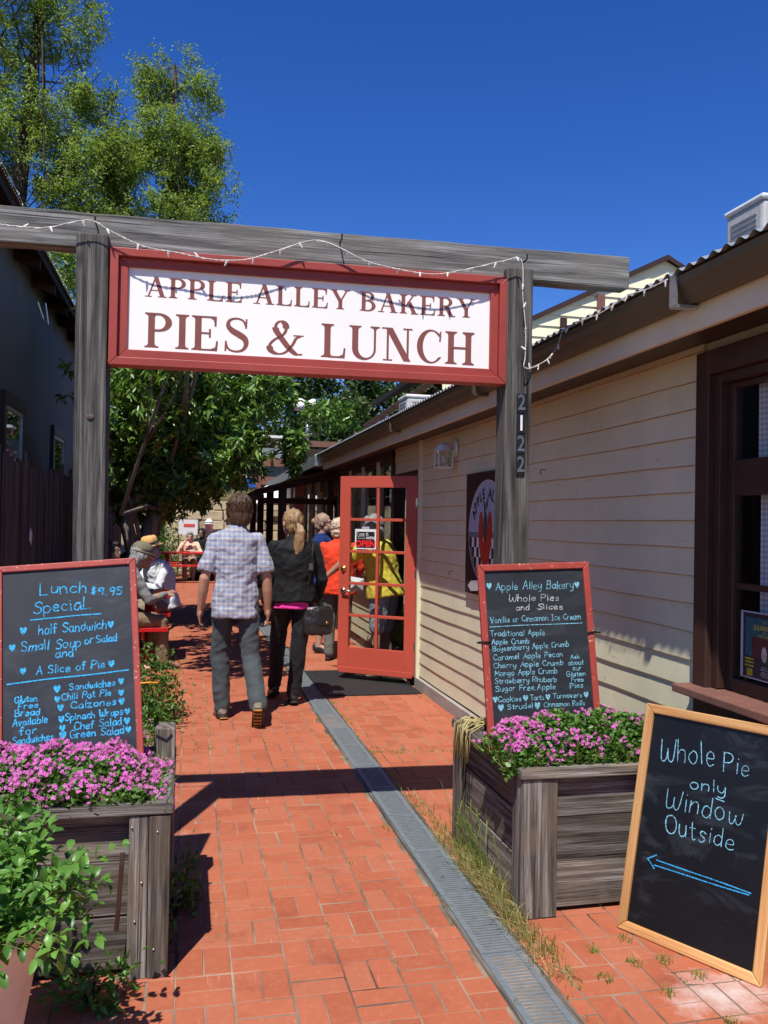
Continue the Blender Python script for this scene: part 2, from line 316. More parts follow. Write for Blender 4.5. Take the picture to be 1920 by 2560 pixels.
for i in range(-10,12):
    for j in range(-13,122):
        x=GX+i*MOD; y=GY+j*MOD
        cells=[(x,y,x+MOD,y+MOD/2),(x,y+MOD/2,x+MOD,y+MOD)] if (i+j)%2==0 else [(x,y,x+MOD/2,y+MOD),(x+MOD/2,y,x+MOD,y+MOD)]
        for (a,b,c,d) in cells:
            h=(i+j)%2==0
            for lo,hi in ((-1.58,DL),(DR,2.185)):
                A,B=max(a,lo),min(c,hi)
                if B-A<.02: continue
                z=random.gauss(0,.0007); t=(random.gauss(0,.004),random.gauss(0,.004))
                if B-A>c-a-1e-6 and 2.2<b<9: full.append((a,b,c,d,h,z,t))
                else: stuff.add(*brick_geo(A,b,B,d,z,t))
def seen(q):
    x,y=(q[0]+q[2])/2,(q[1]+q[3])/2
    u=(x*math.cos(_y)-y*math.sin(_y)); dpt=x*math.sin(_y)+y*math.cos(_y)
    ok=abs(u/dpt)<.46 and 1.57/dpt<.62
    hid=(x<-.0 and y<4.1) or (x>1.36 and 3.2<y<5.2)
    return (1e3 if (not ok or hid) else 0)+dpt
full.sort(key=seen)
for k,(a,b,c,d,h,z,t) in enumerate(full):
    if k<300: link('brick',(bmH if h else bmV)[k%6],paving,((a+c)/2+random.gauss(0,.0012),(b+d)/2+random.gauss(0,.0012),z),(t[1],-t[0],random.gauss(0,.006)))
    else: stuff.add(*brick_geo(a,b,c,d,z,t))
stuff.build('paver_field',M['brick'],paving,kind='stuff')
# ---- slot drain
dr=empty('slot_drain',(1.16,2,0),0,'grey plastic slotted drain channel running along the brick path','drain')
MB().box((-.102,-.5,-.06),(-.082,12,-.001)).build('timber_edging',M['plankY'],dr); MB().box((.084,-.5,-.06),(.10,12,-.001)).build('timber_edging',M['plankY'],dr)
MB().box((-.082,-.5,-.06),(.084,12,-.035)).build('channel_floor',M['black'],dr)
def grate():
    g=MB(); g.box((-.08,0,-.03),(-.056,.497,.004)); g.box((.056,0,-.03),(.08,.497,.004)); g.box((-.056,0,-.02),(.056,.018,.003)); g.box((-.056,.479,-.02),(.056,.497,.003))
    y=.03
    while y<.47: g.box((-.056,y,-.016),(.056,y+.011,.002)); y+=.0205
    g.box((-.007,.018,-.02),(.007,.479,-.003)); return g
gm=grate().mesh('grate',M['drain'])
for k in range(25): link('grate',gm,dr,(random.gauss(0,.0015),-.5+k*.5,random.gauss(0,.001)),(0,random.gauss(0,.006),random.gauss(0,.002)))
MB().box((1.23,7.68,.003),(2.15,9.0,.012)).build('door_mat',M['rubber'],label='black ribbed rubber mat on the bricks below the open red door',cat='mat')
# ================================================================ GATE
gate=empty('sign_gate',(.5,3.8,0),0,'weathered timber gateway of two posts and a long top beam over the path','gate')
gate.rotation_euler=(0,0,-.032)
def gl(x,z,off=0): # gate-plane point -> local coordinates of the gate empty
    p=Vector((x,3.745-.032*x+off,z))-Vector((.5,3.8,0)); return Matrix.Rotation(.032,3,'Z')@p
def post(x0,x1,zt,dx):
    a=gl(x0,0,.012); b=gl(x1,0,.012); m=MB(); n=10; y0=a.y; y1=y0+.13
    vs=[];fs=[]
    for k in range(n+1):
        z=zt*k/n; s=dx*(z/zt-.8); j=[random.gauss(0,.0016) for _ in range(4)]
        for (xx,yy) in ((a.x+s+j[0],y0),(b.x+s+j[1],y0),(b.x+s+j[2],y1),(a.x+s+j[3],y1)): vs.append((xx,yy,z))
    for k in range(n):
        for i in range(4): fs.append((k*4+i,k*4+(i+1)%4,k*4+4+(i+1)%4,k*4+4+i))
    fs.append((n*4,n*4+1,n*4+2,n*4+3)); m.add(vs,fs); return m.build('post',M['postZ'],gate,bevel=.006)
pL=post(-.471,-.343,2.768,-.02); pR=post(1.412,1.538,2.762,.01)
a=gl(-1.5,0,.062); b=gl(2.045,0,.062)
bm=MB(); n=26; vs=[];fs=[]
for k in range(n+1):
    x=a.x+(b.x-a.x)*k/n; j=[random.gauss(0,.0018) for _ in range(4)]
    for yy,zz in ((a.y,2.721+j[0]),(a.y+.095,2.721+j[1]),(a.y+.095,2.872+j[2]),(a.y,2.872+j[3])): vs.append((x,yy+j[0]*.5,zz))
for k in range(n):
    for i in range(4): fs.append((k*4+i,k*4+4+i,k*4+4+(i+1)%4,k*4+(i+1)%4))
fs+=[(0,1,2,3),(n*4+3,n*4+2,n*4+1,n*4)]
bm.add(vs,fs).build('top_beam',M['greyX'],gate,bevel=.005)
for x,z in ((-.40,2.83),(.64,2.845),(1.50,2.82)):
    p=gl(x,z-.02,.03); MB().tube([p+Vector((0,.05,0)),p+Vector((0,0,0)),p+Vector((0,-.035,.0)),p+Vector((0,-.04,.022))],.0035,6).build('hook',M['black'],gate)
# knot on the left post
p=gl(-.405,1.995,.01); MB().ball(p,(.016,.006,.013),12).build('knot',M['barkdark'],gate,True)
# ---- sign board
sign=empty('bakery_sign',(0,0,0),0,'white wooden sign with red frame and maroon serif lettering hung between the posts','sign')
sign.location=(.5365,3.745-.032*.5365,2.468); sign.rotation_euler=(0,0,-.032)
SW,SH=1.752,.497; F=.072
def trap(m,p,y0,y1):  # mitred frame piece, polygon p in xz
    n=len(p); vs=[(x,y0,z) for x,z in p]+[(x,y1,z) for x,z in p]; fs=[tuple(range(n)),tuple(range(2*n-1,n-1,-1))]+[(i,n+i,n+(i+1)%n,(i+1)%n) for i in range(n)]
    return m.add(vs,fs)
def mitred(parent,W,H,f,y0,y1,mx,my,bevel=.003,name='frame_rail'):
    g=.0006
    P=[([(-W/2,-H/2),(W/2,-H/2),(W/2-f,-H/2+f),(-W/2+f,-H/2+f)],mx),([(-W/2+f,H/2-f),(W/2-f,H/2-f),(W/2,H/2),(-W/2,H/2)],mx),
       ([(-W/2,-H/2),(-W/2+f,-H/2+f),(-W/2+f,H/2-f),(-W/2,H/2)],my),([(W/2-f,-H/2+f),(W/2,-H/2),(W/2,H/2),(W/2-f,H/2-f)],my)]
    for poly,mt in P:
        cx=sum(q[0] for q in poly)/4; cz=sum(q[1] for q in poly)/4
        trap(MB(),[(cx+(x-cx)*(1-g),cz+(z-cz)*(1-g)) for x,z in poly],y0,y1).build(name,mt,parent,bevel=bevel)
mitred(sign,SW,SH,.035,.005,.085,M['signred'],M['signred'])
mitred(sign,SW-.0705,SH-.0705,.037,.028,.085,M['signred'],M['signred'],.002)
MB().box((-SW/2+.06,.045,-SH/2+.06),(SW/2-.06,.07,SH/2-.06)).build('panel',M['signwhite'],sign)
# ---- serif letters
def ell(cx,cy,rx,ry,t0,t1,n=28): return [(cx+rx*math.cos(t0+(t1-t0)*i/n),cy+ry*math.sin(t0+(t1-t0)*i/n)) for i in range(n+1)]
class Glyph:
    def __init__(s): s.p=[]
    def quad(s,*q): s.p.append([list(q)]); return s
    def strip(s,A,B): s.p.append([[A[i],A[i+1],B[i+1],B[i]] for i in range(len(A)-1)]); return s
    def stem(s,x,w=.17,y0=0,y1=1,sl=.085,sr=.085,top=True,bot=True,h=.045):
        s.quad((x,y0),(x+w,y0),(x+w,y1),(x,y1))
        for on,y,d in ((bot,y0,1),(top,y1,-1)):
            if on:
                s.quad((x-sl,y),(x+w+sr,y),(x+w+sr,y+d*h),(x-sl,y+d*h))
                for xx,e,L in ((x,-1,sl),(x+w,1,sr)):
                    if L>.02:
                        A=[(xx,y+d*h*.9),(xx,y+d*h*.9),(xx,y+d*h*.9)]; s.strip([(xx,y+d*(h+.07)),(xx+e*L*.2,y+d*(h+.025)),(xx+e*L*.7,y+d*h)],A)
        return s
    def diag(s,x0,y0,x1,y1,w): return s.quad((x0-w/2,y0),(x0+w/2,y0),(x1+w/2,y1),(x1-w/2,y1))
    def serif(s,x,y,l,r,d=1,h=.045): return s.quad((x-l,y),(x+r,y),(x+r,y+d*h),(x-l,y+d*h))
    def bowl(s,cx,cy,rx,ry,tk,tn,t0,t1): return s.strip(ell(cx,cy,rx,ry,t0,t1),ell(cx,cy,rx-tk,ry-tn,t0,t1))
    def pen(s,pts,f):
        q=crom(pts,8); A=[];B=[]
        for i,p in enumerate(q):
            a=q[max(i-1,0)];b=q[min(i+1,len(q)-1)]; tx,ty=b[0]-a[0],b[1]-a[1]; L=math.hypot(tx,ty) or 1; tx/=L;ty/=L
            w=f(i/(len(q)-1),tx,ty)/2; A.append((p[0]-ty*w,p[1]+tx*w)); B.append((p[0]+ty*w,p[1]-tx*w))
        return s.strip(A,B)
def crom(P,n=6):
    if len(P)<3: return list(P)
    out=[]
    for i in range(len(P)-1):
        p0=P[max(i-1,0)];p1=P[i];p2=P[i+1];p3=P[min(i+2,len(P)-1)]
        for k in range(n):
            t=k/n; out.append(tuple(.5*((2*p1[d])+(-p0[d]+p2[d])*t+(2*p0[d]-5*p1[d]+4*p2[d]-p3[d])*t*t+(-p0[d]+3*p1[d]-3*p2[d]+p3[d])*t**3) for d in (0,1)))
    out.append(tuple(P[-1])); return out
PI=math.pi
def serif_glyph(c):
    g=Glyph(); T=.17; t=.062
    if c=='I': g.stem(.1); return g,.37
    if c=='P': g.stem(.1,sr=.1); g.bowl(.36,.735,.34,.265,.165,t,-PI/2,PI/2); g.quad((.2,1-t),(.38,1-t),(.38,1),(.2,1)); g.quad((.2,.47),(.38,.47),(.38,.47+t),(.2,.47+t)); return g,.74
    if c=='R': g.stem(.1); g.bowl(.36,.75,.32,.25,.16,t,-PI/2,PI/2); g.quad((.2,1-t),(.38,1-t),(.38,1),(.2,1)); g.quad((.2,.5),(.4,.5),(.4,.5+t),(.2,.5+t)); g.diag(.40,.52,.64,.0,.19); g.serif(.64,0,.12,.17); return g,.84
    if c=='B': g.stem(.1,sr=0,top=True); g.bowl(.36,.765,.29,.235,.15,t,-PI/2,PI/2); g.bowl(.38,.28,.33,.28,.165,t,-PI/2,PI/2)
    if c=='B':
        for y in (0,.515,1-t): g.quad((.2,y),(.38,y),(.38,y+t),(.2,y+t))
        return g,.78
    if c=='L': g.stem(.1); g.quad((.2,0),(.62,0),(.62,.05),(.2,.05)); g.quad((.60,.0),(.66,.0),(.68,.3),(.63,.3)); g.quad((.5,.05),(.6,.05),(.63,.2),(.6,.1)); return g,.72
    if c=='E':
        g.stem(.1,sr=0); g.quad((.2,0),(.62,0),(.62,.05),(.2,.05)); g.quad((.62,0),(.68,0),(.70,.29),(.65,.29)); g.quad((.5,.05),(.62,.05),(.65,.2),(.62,.1))
        g.quad((.2,.95),(.6,.95),(.6,1),(.2,1)); g.quad((.6,.72),(.65,.72),(.66,1),(.6,1)); g.quad((.5,.95),(.6,.95),(.6,.8),(.58,.9)); g.quad((.25,.485),(.48,.485),(.48,.53),(.25,.53)); g.quad((.46,.39),(.51,.39),(.51,.63),(.46,.63)); return g,.76
    if c=='A':
        g.diag(.14,0.02,.43,1,.07); g.diag(.71,.0,.43,1,.185); g.quad((.22,.3),(.62,.3),(.60,.35),(.24,.35)); g.serif(.14,0,.14,.14); g.serif(.71,0,.18,.17); return g,.9
    if c=='Y':
        g.stem(.36,y1=.48,top=False); g.diag(.445,.4,.15,1,.18); g.diag(.445,.4,.73,1,.07); g.serif(.15,1,.15,.16,-1); g.serif(.73,1,.13,.13,-1); return g,.86
    if c=='K':
        g.stem(.1); g.diag(.29,.38,.64,1,.07); g.diag(.44,.62,.69,0,.185); g.serif(.62,1,.12,.15,-1); g.serif(.69,0,.17,.17); return g,.88
    if c=='N':
        g.quad((.14,0),(.2,0),(.2,1),(.14,1)); g.serif(.17,0,.13,.13); g.serif(.17,1,.17,.05,-1); g.diag(.2,1,.72,0,.2); g.quad((.70,0),(.76,0),(.76,1),(.70,1)); g.serif(.73,1,.13,.13,-1); return g,.9
    if c=='U':
        g.stem(.1,y0=.3,bot=False); g.stem(.70,.06,y0=.3,bot=False,sl=.1,sr=.1); g.strip(ell(.43,.32,.33,.335,PI,2*PI),ell(.485,.32,.215,.27,PI,2*PI)); return g,.88
    if c=='H': g.stem(.1); g.stem(.60); g.quad((.2,.48),(.66,.48),(.66,.535),(.2,.535)); return g,.87
    if c=='C':
        g.strip(ell(.44,.5,.39,.52,.62,2*PI-.62),ell(.475,.5,.255,.46,.75,2*PI-.75)); g.quad((.68,.66),(.73,.66),(.745,.97),(.70,.97)); return g,.8
    if c=='S':
        g.pen([(.62,.76),(.55,.92),(.38,.98),(.20,.92),(.16,.76),(.27,.62),(.45,.51),(.60,.39),(.63,.22),(.54,.07),(.36,.02),(.18,.08),(.10,.26)],lambda u,tx,ty:.055+.13*math.exp(-((u-.5)/.2)**2)); g.quad((.60,.70),(.65,.70),(.66,.98),(.61,.98)); g.quad((.07,.02),(.12,.02),(.13,.32),(.08,.32)); return g,.74
    if c=='&':
        g.pen([(.92,.56),(.80,.50),(.70,.30),(.52,.08),(.32,.02),(.14,.10),(.10,.27),(.22,.43),(.42,.56),(.52,.72),(.50,.90),(.38,.98),(.27,.90),(.25,.74),(.36,.55),(.60,.22),(.80,.04),(.97,.04)],lambda u,tx,ty:.05+.13*abs(ty)*(1 if tx*ty<0 else .25)); g.serif(.86,.56,.14,.14,1,.04); return g,1.04
    return g,.34
def serif_line(text,x0,x1,z0,h,y,name,mat,parent):
    gl_=[serif_glyph(c) for c in text]; tot=sum(a for _,a in gl_)+.04*(len(text)-1); sx=(x1-x0)/tot; x=0
    for g,adv in gl_:
        m=MB()
        for k,part in enumerate(g.p):
            yy=y-.0004-k*.00012
            for q in part:
                vs=[(x0+(x+px)*sx,yy,z0+pz*h) for px,pz in q]
                ar=sum(vs[i][0]*vs[(i+1)%len(vs)][2]-vs[(i+1)%len(vs)][0]*vs[i][2] for i in range(len(vs)))
                if ar<0: vs=vs[::-1]
                m.add(vs,[tuple(range(len(vs)))])
        x+=adv+.04
        if m.f: m.build(name,mat,parent)
serif_line('PIES & LUNCH',-.735,.735,-.161,.150,.045,'letter',M['letter'],sign)
serif_line('APPLE ALLEY BAKERY',-.735,.735,.057,.087,.045,'letter',M['letter'],sign)
# ---- house number
hn=empty('house_number',(1.488,3.745-.032*1.488+.012,1.995),-.032,'four stacked black number plates reading 2122 on the right post','number plate')
def txt(s,size,bold=0,ext=.0,sx=1):
    cu=bpy.data.curves.new('t','FONT'); cu.body=s; cu.size=size; cu.offset=bold; cu.extrude=ext; cu.align_x='CENTER'; cu.align_y='CENTER'; cu.resolution_u=3
    o=bpy.data.objects.new('t',cu); me=evalmesh(o); bpy.data.curves.remove(cu)
    v=np.empty(len(me.vertices)*3,np.float32); me.vertices.foreach_get('co',v); v=v.reshape(-1,3); v[:,0]*=sx; me.vertices.foreach_set('co',v.ravel()); me.update(); return me
def put(me,name,mat,parent,loc,rot=(R(90),0,0)):
    me.materials.clear(); me.materials.append(mat); return link(name,me,parent,loc,rot)
M['numgrey']=plain('worn grey digit',(.10,.12,.14),.5,.3); M['numwhite']=plain('white digit',(.8,.8,.8),.5,.3)
for k,ch in enumerate('2122'):
    z=.142-k*.095; MB().box((-.0215,-.009,z-.045),(.0215,-.0005,z+.045)).build('plate',M['black'],hn,bevel=.002)
    put(txt(ch,.1,.0012,.0008,.78),'digit',M['numwhite'] if ch=='1' else M['numgrey'],hn,(0,-.0102,z))
# ---- string lights
def cable(name,pts,label,step=.115,bulbs=True,r=.0028,group=None):
    root=empty(name,pts[0],0,label,'string lights',group); o=Vector(pts[0]); pts=[Vector(p)-o for p in pts]
    q=[];n=7
    for i in range(len(pts)-1):
        p0=pts[max(i-1,0)];p1=pts[i];p2=pts[i+1];p3=pts[min(i+2,len(pts)-1)]
        for k in range(n):
            t=k/n; q.append(.5*((2*p1)+(p2-p0)*t+(2*p0-5*p1+4*p2-p3)*t*t+(3*p1-p0-3*p2+p3)*t**3))
    q.append(pts[-1]); m=MB()
    for ph in (0,PI):
        tw=[]; L=0
        for i,p in enumerate(q):
            if i: L+=(q[i]-q[i-1]).length
            a=L*190+ph; tw.append(p+Vector((0,math.cos(a)*r*.7,math.sin(a)*r*.7)))
        m.tube(tw,r*.75,5)
    m.build('wire',M['cable'],root,True)
    if bulbs:
        L=0; nxt=.06; bmesh_=None
        B=MB().tube([(0,0,0),(0,0,-.016)],.0062,7,0).mesh('s',M['cable'])
        B=MB(); B.tube([(0,0,.002),(0,0,-.014)],.0048,7,0); B.tube([(0,0,-.014),(0,0,-.022),(0,0,-.027)],[.0036,.003,.001],7,1); B=B.mesh('bulb',[M['cable'],M['bulb']])
        for i in range(1,len(q)):
            L+=(q[i]-q[i-1]).length
            if L>nxt:
                nxt+=step*random.uniform(.85,1.15); up=random.random()<.2
                link('bulb',B,root,q[i],(random.gauss(0,.3)+(PI*.9 if up else 0),random.gauss(0,.35),0))
    return root
GW=[(-0.99,3.746,2.79),(-0.82,3.741,2.76),(-0.767,3.74,2.76),(-0.598,3.734,2.76),(-0.427,3.729,2.807),(-0.334,3.726,2.768),(-0.203,3.721,2.716),(-0.061,3.717,2.7),(0.084,3.712,2.682),(0.22,3.708,2.693),(0.342,3.704,2.736),(0.536,3.698,2.8),(0.737,3.691,2.729),(0.825,3.689,2.711),(0.988,3.683,2.692),(1.116,3.679,2.701),(1.37,3.671,2.773),(1.447,3.669,2.795),(1.47,3.668,2.749),(1.473,3.668,2.611),(1.488,3.667,2.474),(1.488,3.667,2.347),(1.483,3.668,2.299),(1.533,3.7,2.302),(1.68,3.86,2.38),(1.78,3.97,2.47),(1.815,4.0,2.545)]
cable('string_lights',GW,'white mini string lights draped along the gate beam and down the right post')
EW=[(1.815,4.0,2.55)]+[(1.81+.006*math.sin(k*2.1),4.0-k*.14,2.553+.008*math.sin(k*1.7)) for k in range(1,8)]
cable('string_lights',EW,'white mini string lights lying along the bakery gutter edge',.16)
# ================================================================ BAKERY BUILDING (right)
bak=empty('bakery_building',(2.2,5,0),0,'long cream clapboard bakery with brown trim, bronze gutter and corrugated metal roof','building')
def B(m,name,mat,parent=bak,**kw):   # build world-coordinate mesh and parent it under an empty
    off=Vector((2.2,5,0)); 
    m.v=[tuple(Vector(q)-off) for q in m.v]; return m.build(name,mat,parent,**kw)
M['ochre']=plain('ochre board edge',(.40,.27,.14),.8,.2,0,.3,12)  # ochre tone for each board's underside and lower front edge
wall=B(MB().box((2.222,3.30,0),(2.32,8.02,2.62)).box((2.222,-1,0),(2.32,3.30,.855)).box((2.222,-1,2.33),(2.32,3.30,2.62)).box((2.222,-1,.9),(2.32,1.95,2.33)),'wall',M['cream'])
def siding(Y0,Y1,z0,z1,start,expo=.1245,x=2.2,jit=True):
    z=start; row=0
    while z<z1:
        a,b=max(z,z0),min(z+expo,z1); row+=1
        cut=[Y0]+([random.uniform(Y0+.8,Y1-.8)] if Y1-Y0>3 else [])+[Y1]
        for y0,y1 in (zip(cut[:-1],[c-.002 for c in cut[1:]]) if b-a>.03 else ()):
            m=MB(); n=max(2,int((y1-y0)/.35)); vs=[];fs=[]; ph=random.uniform(0,9)
            for k in range(n+1):
                y=y0+(y1-y0)*k/n; e=.0018*math.sin(k*1.7+ph)+random.gauss(0,.0008)
                vs+=[(x+.020,y,b+.008),(x+.0105,y,b+.004),(x+.0022+e*.4,y,a+e+.004),(x+.0022+e*.4,y,a+e),(x+.020,y,a+e)]
            for k in range(n):
                for i in range(2): q=k*5+i; fs.append((q,q+1,q+6,q+5))
                fs.append((k*5+4,k*5,k*5+5,k*5+9))
            fs+=[(4,3,2,1,0),(n*5,n*5+1,n*5+2,n*5+3,n*5+4)]; m.add(vs,fs); b0=len(m.v)-len(vs)
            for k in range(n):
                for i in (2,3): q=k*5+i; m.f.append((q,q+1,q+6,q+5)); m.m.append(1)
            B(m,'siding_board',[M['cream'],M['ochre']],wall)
        z+=expo
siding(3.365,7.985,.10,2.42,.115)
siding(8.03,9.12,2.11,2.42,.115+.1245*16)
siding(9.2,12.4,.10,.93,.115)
B(MB().box((2.172,7.985,.02),(2.215,8.035,2.42)),'corner_board',M['creamtrim'],bak)
B(MB().box((2.17,.5,0.0),(2.215,8.03,.10)),'plinth',plain('grey concrete',(.33,.30,.26),.9,.2,0,.15,6,.3),bak)
B(MB().box((2.18,9.2,2.30),(2.30,12.5,2.62)).box((2.222,9.12,0),(2.30,12.5,.93)).box((2.222,8.02,2.1),(2.30,9.2,2.62)),'upper_wall',M['brownp'],bak)
# door jambs and head
B(MB().box((2.19,9.10,.03),(2.32,9.2,2.2)),'door_jamb',M['brownp'],bak); B(MB().box((2.225,8.036,.03),(2.32,8.07,2.1)),'door_jamb',M['brownp'],bak); B(MB().box((2.21,8.07,2.06),(2.32,9.1,2.1)),'door_head',M['brownp'],bak)
B(MB().box((2.2,8.04,-.03),(2.5,9.1,.09)),'threshold',plain('worn threshold',(.12,.10,.09),.8,.2),bak)
# service windows beyond the door
B(MB().box((2.10,9.22,.93),(2.30,12.4,.975)),'counter_shelf',M['sill'],bak)
for k,y in enumerate((9.2,9.95,10.85,11.75,12.42)): B(MB().box((2.185,y-.025,.975),(2.26,y+.035,2.3)),'mullion',M['cream'] if k in(1,2,3) else M['brownp'],bak)
for k,(y0,y1) in enumerate(((9.235,9.925),(9.985,10.825),(10.885,11.725),(11.785,12.395))):
    wn=B(MB().box((2.215,y0,.975),(2.24,y1,1.03)).box((2.215,y0,2.24),(2.24,y1,2.3)).box((2.215,y0,1.6),(2.24,y1,1.64)),'service_window',M['brownp'],bak)
    B(MB().box((2.225,y0,1.03),(2.229,y1,2.24)),'pane',M['darkglass'],wn)
# wall under the porch
far=B(MB().box((2.215,12.5,0),(2.3,20,.95)).box((2.215,12.5,2.1),(2.3,20,2.5)),'porch_wall',M['brownp'],bak)
for y in (12.55,13.6,14.6,15.6,16.6,17.6,18.6): B(MB().box((2.18,y,0),(2.32,y+.12,2.4)),'wall_post',M['cream'] if y>14 else M['brownp'],bak)
for y in (12.72,13.77,14.77,15.77,16.77): B(MB().box((2.23,y,.95),(2.235,y+.8,2.1)),'pane',M['darkglass'],bak)
# interior shell
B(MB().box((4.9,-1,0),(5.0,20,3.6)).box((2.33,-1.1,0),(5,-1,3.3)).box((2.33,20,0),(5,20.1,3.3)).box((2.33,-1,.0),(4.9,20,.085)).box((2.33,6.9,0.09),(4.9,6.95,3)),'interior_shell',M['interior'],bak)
# eaves
B(MB().box((1.93,-1,2.352),(1.955,7.1,2.475)),'fascia',M['creamtrim'],bak,bevel=.003); B(MB().box((1.93,7.106,2.352),(1.955,12.5,2.475)),'fascia',M['creamtrim'],bak,bevel=.003)
B(MB().hexa([(1.955,-1,2.36),(2.30,-1,2.40),(2.30,12.5,2.40),(1.955,12.5,2.36),(1.955,-1,2.375),(2.30,-1,2.415),(2.30,12.5,2.415),(1.955,12.5,2.375)]),'soffit',M['brownp'],bak)
def gutter(y0,y1,mat,nm='gutter'):
    prof=[(1.928,2.565),(1.928,2.452),(1.885,2.447),(1.868,2.47),(1.852,2.50),(1.838,2.52),(1.836,2.55),(1.843,2.556),(1.846,2.55),(1.842,2.53),(1.86,2.50),(1.875,2.475),(1.89,2.458),(1.92,2.46),(1.92,2.565)]
    n=len(prof); vs=[(x,y0,z) for x,z in prof]+[(x,y1,z) for x,z in prof]; fs=[(i,i+1,n+i+1,n+i) for i in range(n-1)]
    return B(MB().add(vs,fs),nm,mat,bak)
gutter(-1,12.45,M['gutter']); 
for y in (3.0,5.4,7.8): 
    B(MB().box((1.826,y-.02,2.535),(1.93,y+.02,2.565)).box((1.824,y-.022,2.44),(1.834,y+.022,2.565)).box((1.826,y-.02,2.432),(1.93,y+.02,2.444)),'gutter_bracket',M['steel'] if y<4 else M['gutter'],bak)
def corrugated(y0,y1,x0,z0,x1,z1,pitch=.076,amp=.0095,th=.0012,seg=8):
    n=int((y1-y0)/pitch*seg); ys=np.linspace(y0,y1,n+1); w=amp*np.cos(2*np.pi*(ys-y0)/pitch); V=[];F=[]
    for (x,z) in ((x0,z0),((x0+x1)/2,(z0+z1)/2),(x1,z1)):
        V.append(np.stack([np.full(n+1,x),ys,z+w],1))
    V=np.concatenate(V); i=np.arange(n)
    for k in range(2): F.append(np.stack([i+k*(n+1),i+1+k*(n+1),i+1+(k+1)*(n+1),i+(k+1)*(n+1)],1))
    return V,np.concatenate(F)
V,F=corrugated(-1,12.5,1.815,2.562,5.4,3.59); V-=np.array([2.2,5,0]); rf=link('roof',npmesh('roof',V,F,M['corr'],True),bak)
B(MB().hexa([(1.90,-1,2.565),(5.4,-1,3.58),(5.4,12.5,3.58),(1.90,12.5,2.565),(1.90,-1,2.585),(5.4,-1,3.6),(5.4,12.5,3.6),(1.90,12.5,2.585)]),'roof_deck',M['brownY'],bak)
# galvanised flashing and porch
B(MB().hexa([(1.80,12.45,2.40),(2.3,12.45,2.45),(2.3,20,2.4),(1.80,20,2.34),(1.80,12.45,2.57),(2.3,12.45,2.72),(2.3,20,2.72),(1.80,20,2.50)]),'eave_flashing',M['steel'],bak)
por=empty('porch',(1.6,14,0),0,'low dark porch roof on posts beyond the red door','porch')
def PB(m,name,mat,**kw):
    m.v=[tuple(Vector(q)-Vector((1.6,14,0))) for q in m.v]; return m.build(name,mat,por,**kw)
n=int(7/.076*6); V,F=corrugated(13.2,19.8,1.02,2.06,2.3,2.44,.076,.009); V-=np.array([1.6,14,0]); link('roof_sheet',npmesh('roof_sheet',V,F,M['gutter'],True),por)
PB(MB().hexa([(1.0,13.22,1.97),(2.3,13.22,2.28),(2.3,13.30,2.28),(1.0,13.30,1.97),(1.0,13.22,2.03),(2.3,13.22,2.41),(2.3,13.30,2.41),(1.0,13.30,2.03)]),'rake_board',M['brownX'])
PB(MB().box((1.05,13.2,1.93),(1.13,19.8,2.03)),'eave_beam',M['brownY']); 
for y in (13.35,15.4,17.4,19.4): PB(MB().box((1.38,y,0),(1.5,y+.12,2.12)),'post',M['brownZ'])
PB(MB().box((1.66,13.5,0),(1.78,13.6,2.2)),'post',M['signred']); PB(MB().box((1.1,13.45,1.86),(2.2,13.53,1.95)),'beam',M['brownX'])
PB(MB().bar((1.04,13.28,2.05),(2.28,13.28,2.43),.10,.02).bar((1.04,16,2.05),(2.28,16,2.43),.10,.02),'rafter',M['brownX'])
# ---- main window (right edge)
win=B(MB().box((2.165,3.268,.88),(2.222,3.362,2.34)).box((2.165,1.9,2.235),(2.2215,3.268,2.34)),'window',M['brownp'],bak,bevel=.004)
B(MB().box((2.195,3.225,.90),(2.30,3.267,2.234)).box((2.195,1.9,2.195),(2.30,3.224,2.234)),'inner_casing',M['brownp'],win,bevel=.003)
B(MB().box((2.085,1.9,.86),(2.28,3.395,.896)),'sill',M['sill'],win,bevel=.006)
B(MB().box((2.17,1.9,.3),(2.222,3.36,.858)),'apron_panel',M['brownp'],win)
B(MB().box((2.235,3.185,.90),(2.275,3.224,2.194)).box((2.235,1.9,.897),(2.275,3.184,.955)).box((2.235,1.9,1.715),(2.275,3.184,1.865)).box((2.235,1.9,2.17),(2.275,3.184,2.193)),'sash',M['brownp'],win,bevel=.004)
B(MB().box((2.243,1.9,1.325),(2.267,3.184,1.35)),'glazing_bar',M['brownp'],win)
B(MB().box((2.252,1.9,.955),(2.256,3.185,1.715)),'pane',M['glass'],win); B(MB().box((2.252,1.9,1.865),(2.256,3.185,2.17)),'pane',M['glass'],win)
g=NG('gingham curtain'); v=g.coord('Object',(1,1,1)); sx=g.n('ShaderNodeSeparateXYZ'); g.l(v,sx.inputs[0])
def stripe(gg,s,per,duty): return gg.math('LESS_THAN',gg.math('FRACT',gg.math('MULTIPLY',s,1/per)),duty)
f1=stripe(g,sx.outputs[1],.022,.5); f2=stripe(g,sx.outputs[2],.022,.5); c=g.mix(g.math('MULTIPLY',f1,.45),(.80,.80,.82),(.26,.28,.36)); c=g.mix(g.math('MULTIPLY',f2,.45),c,(.26,.28,.36)); g.bsdf(c,.9,.1); M['gingham']=g.mat
def curtain(y0,y1,z0,z1,x,label):
    n=70; vs=[];fs=[]
    for i in range(n+1):
        t=i/n; y=y0+(y1-y0)*t
        for z,s in ((z0,1),(z1,.6)): vs.append((x+.022*math.sin(t*34)*s+.008*math.sin(t*11),y+.01*math.sin(t*9)*(1 if z==z0 else 0),z-1.5))
    for i in range(n): fs.append((i*2,i*2+2,i*2+3,i*2+1))
    o=MB().add(vs,fs).build('curtain',M['gingham'],None,True,label=label,cat='curtain'); o.location=(0,0,1.5); return o
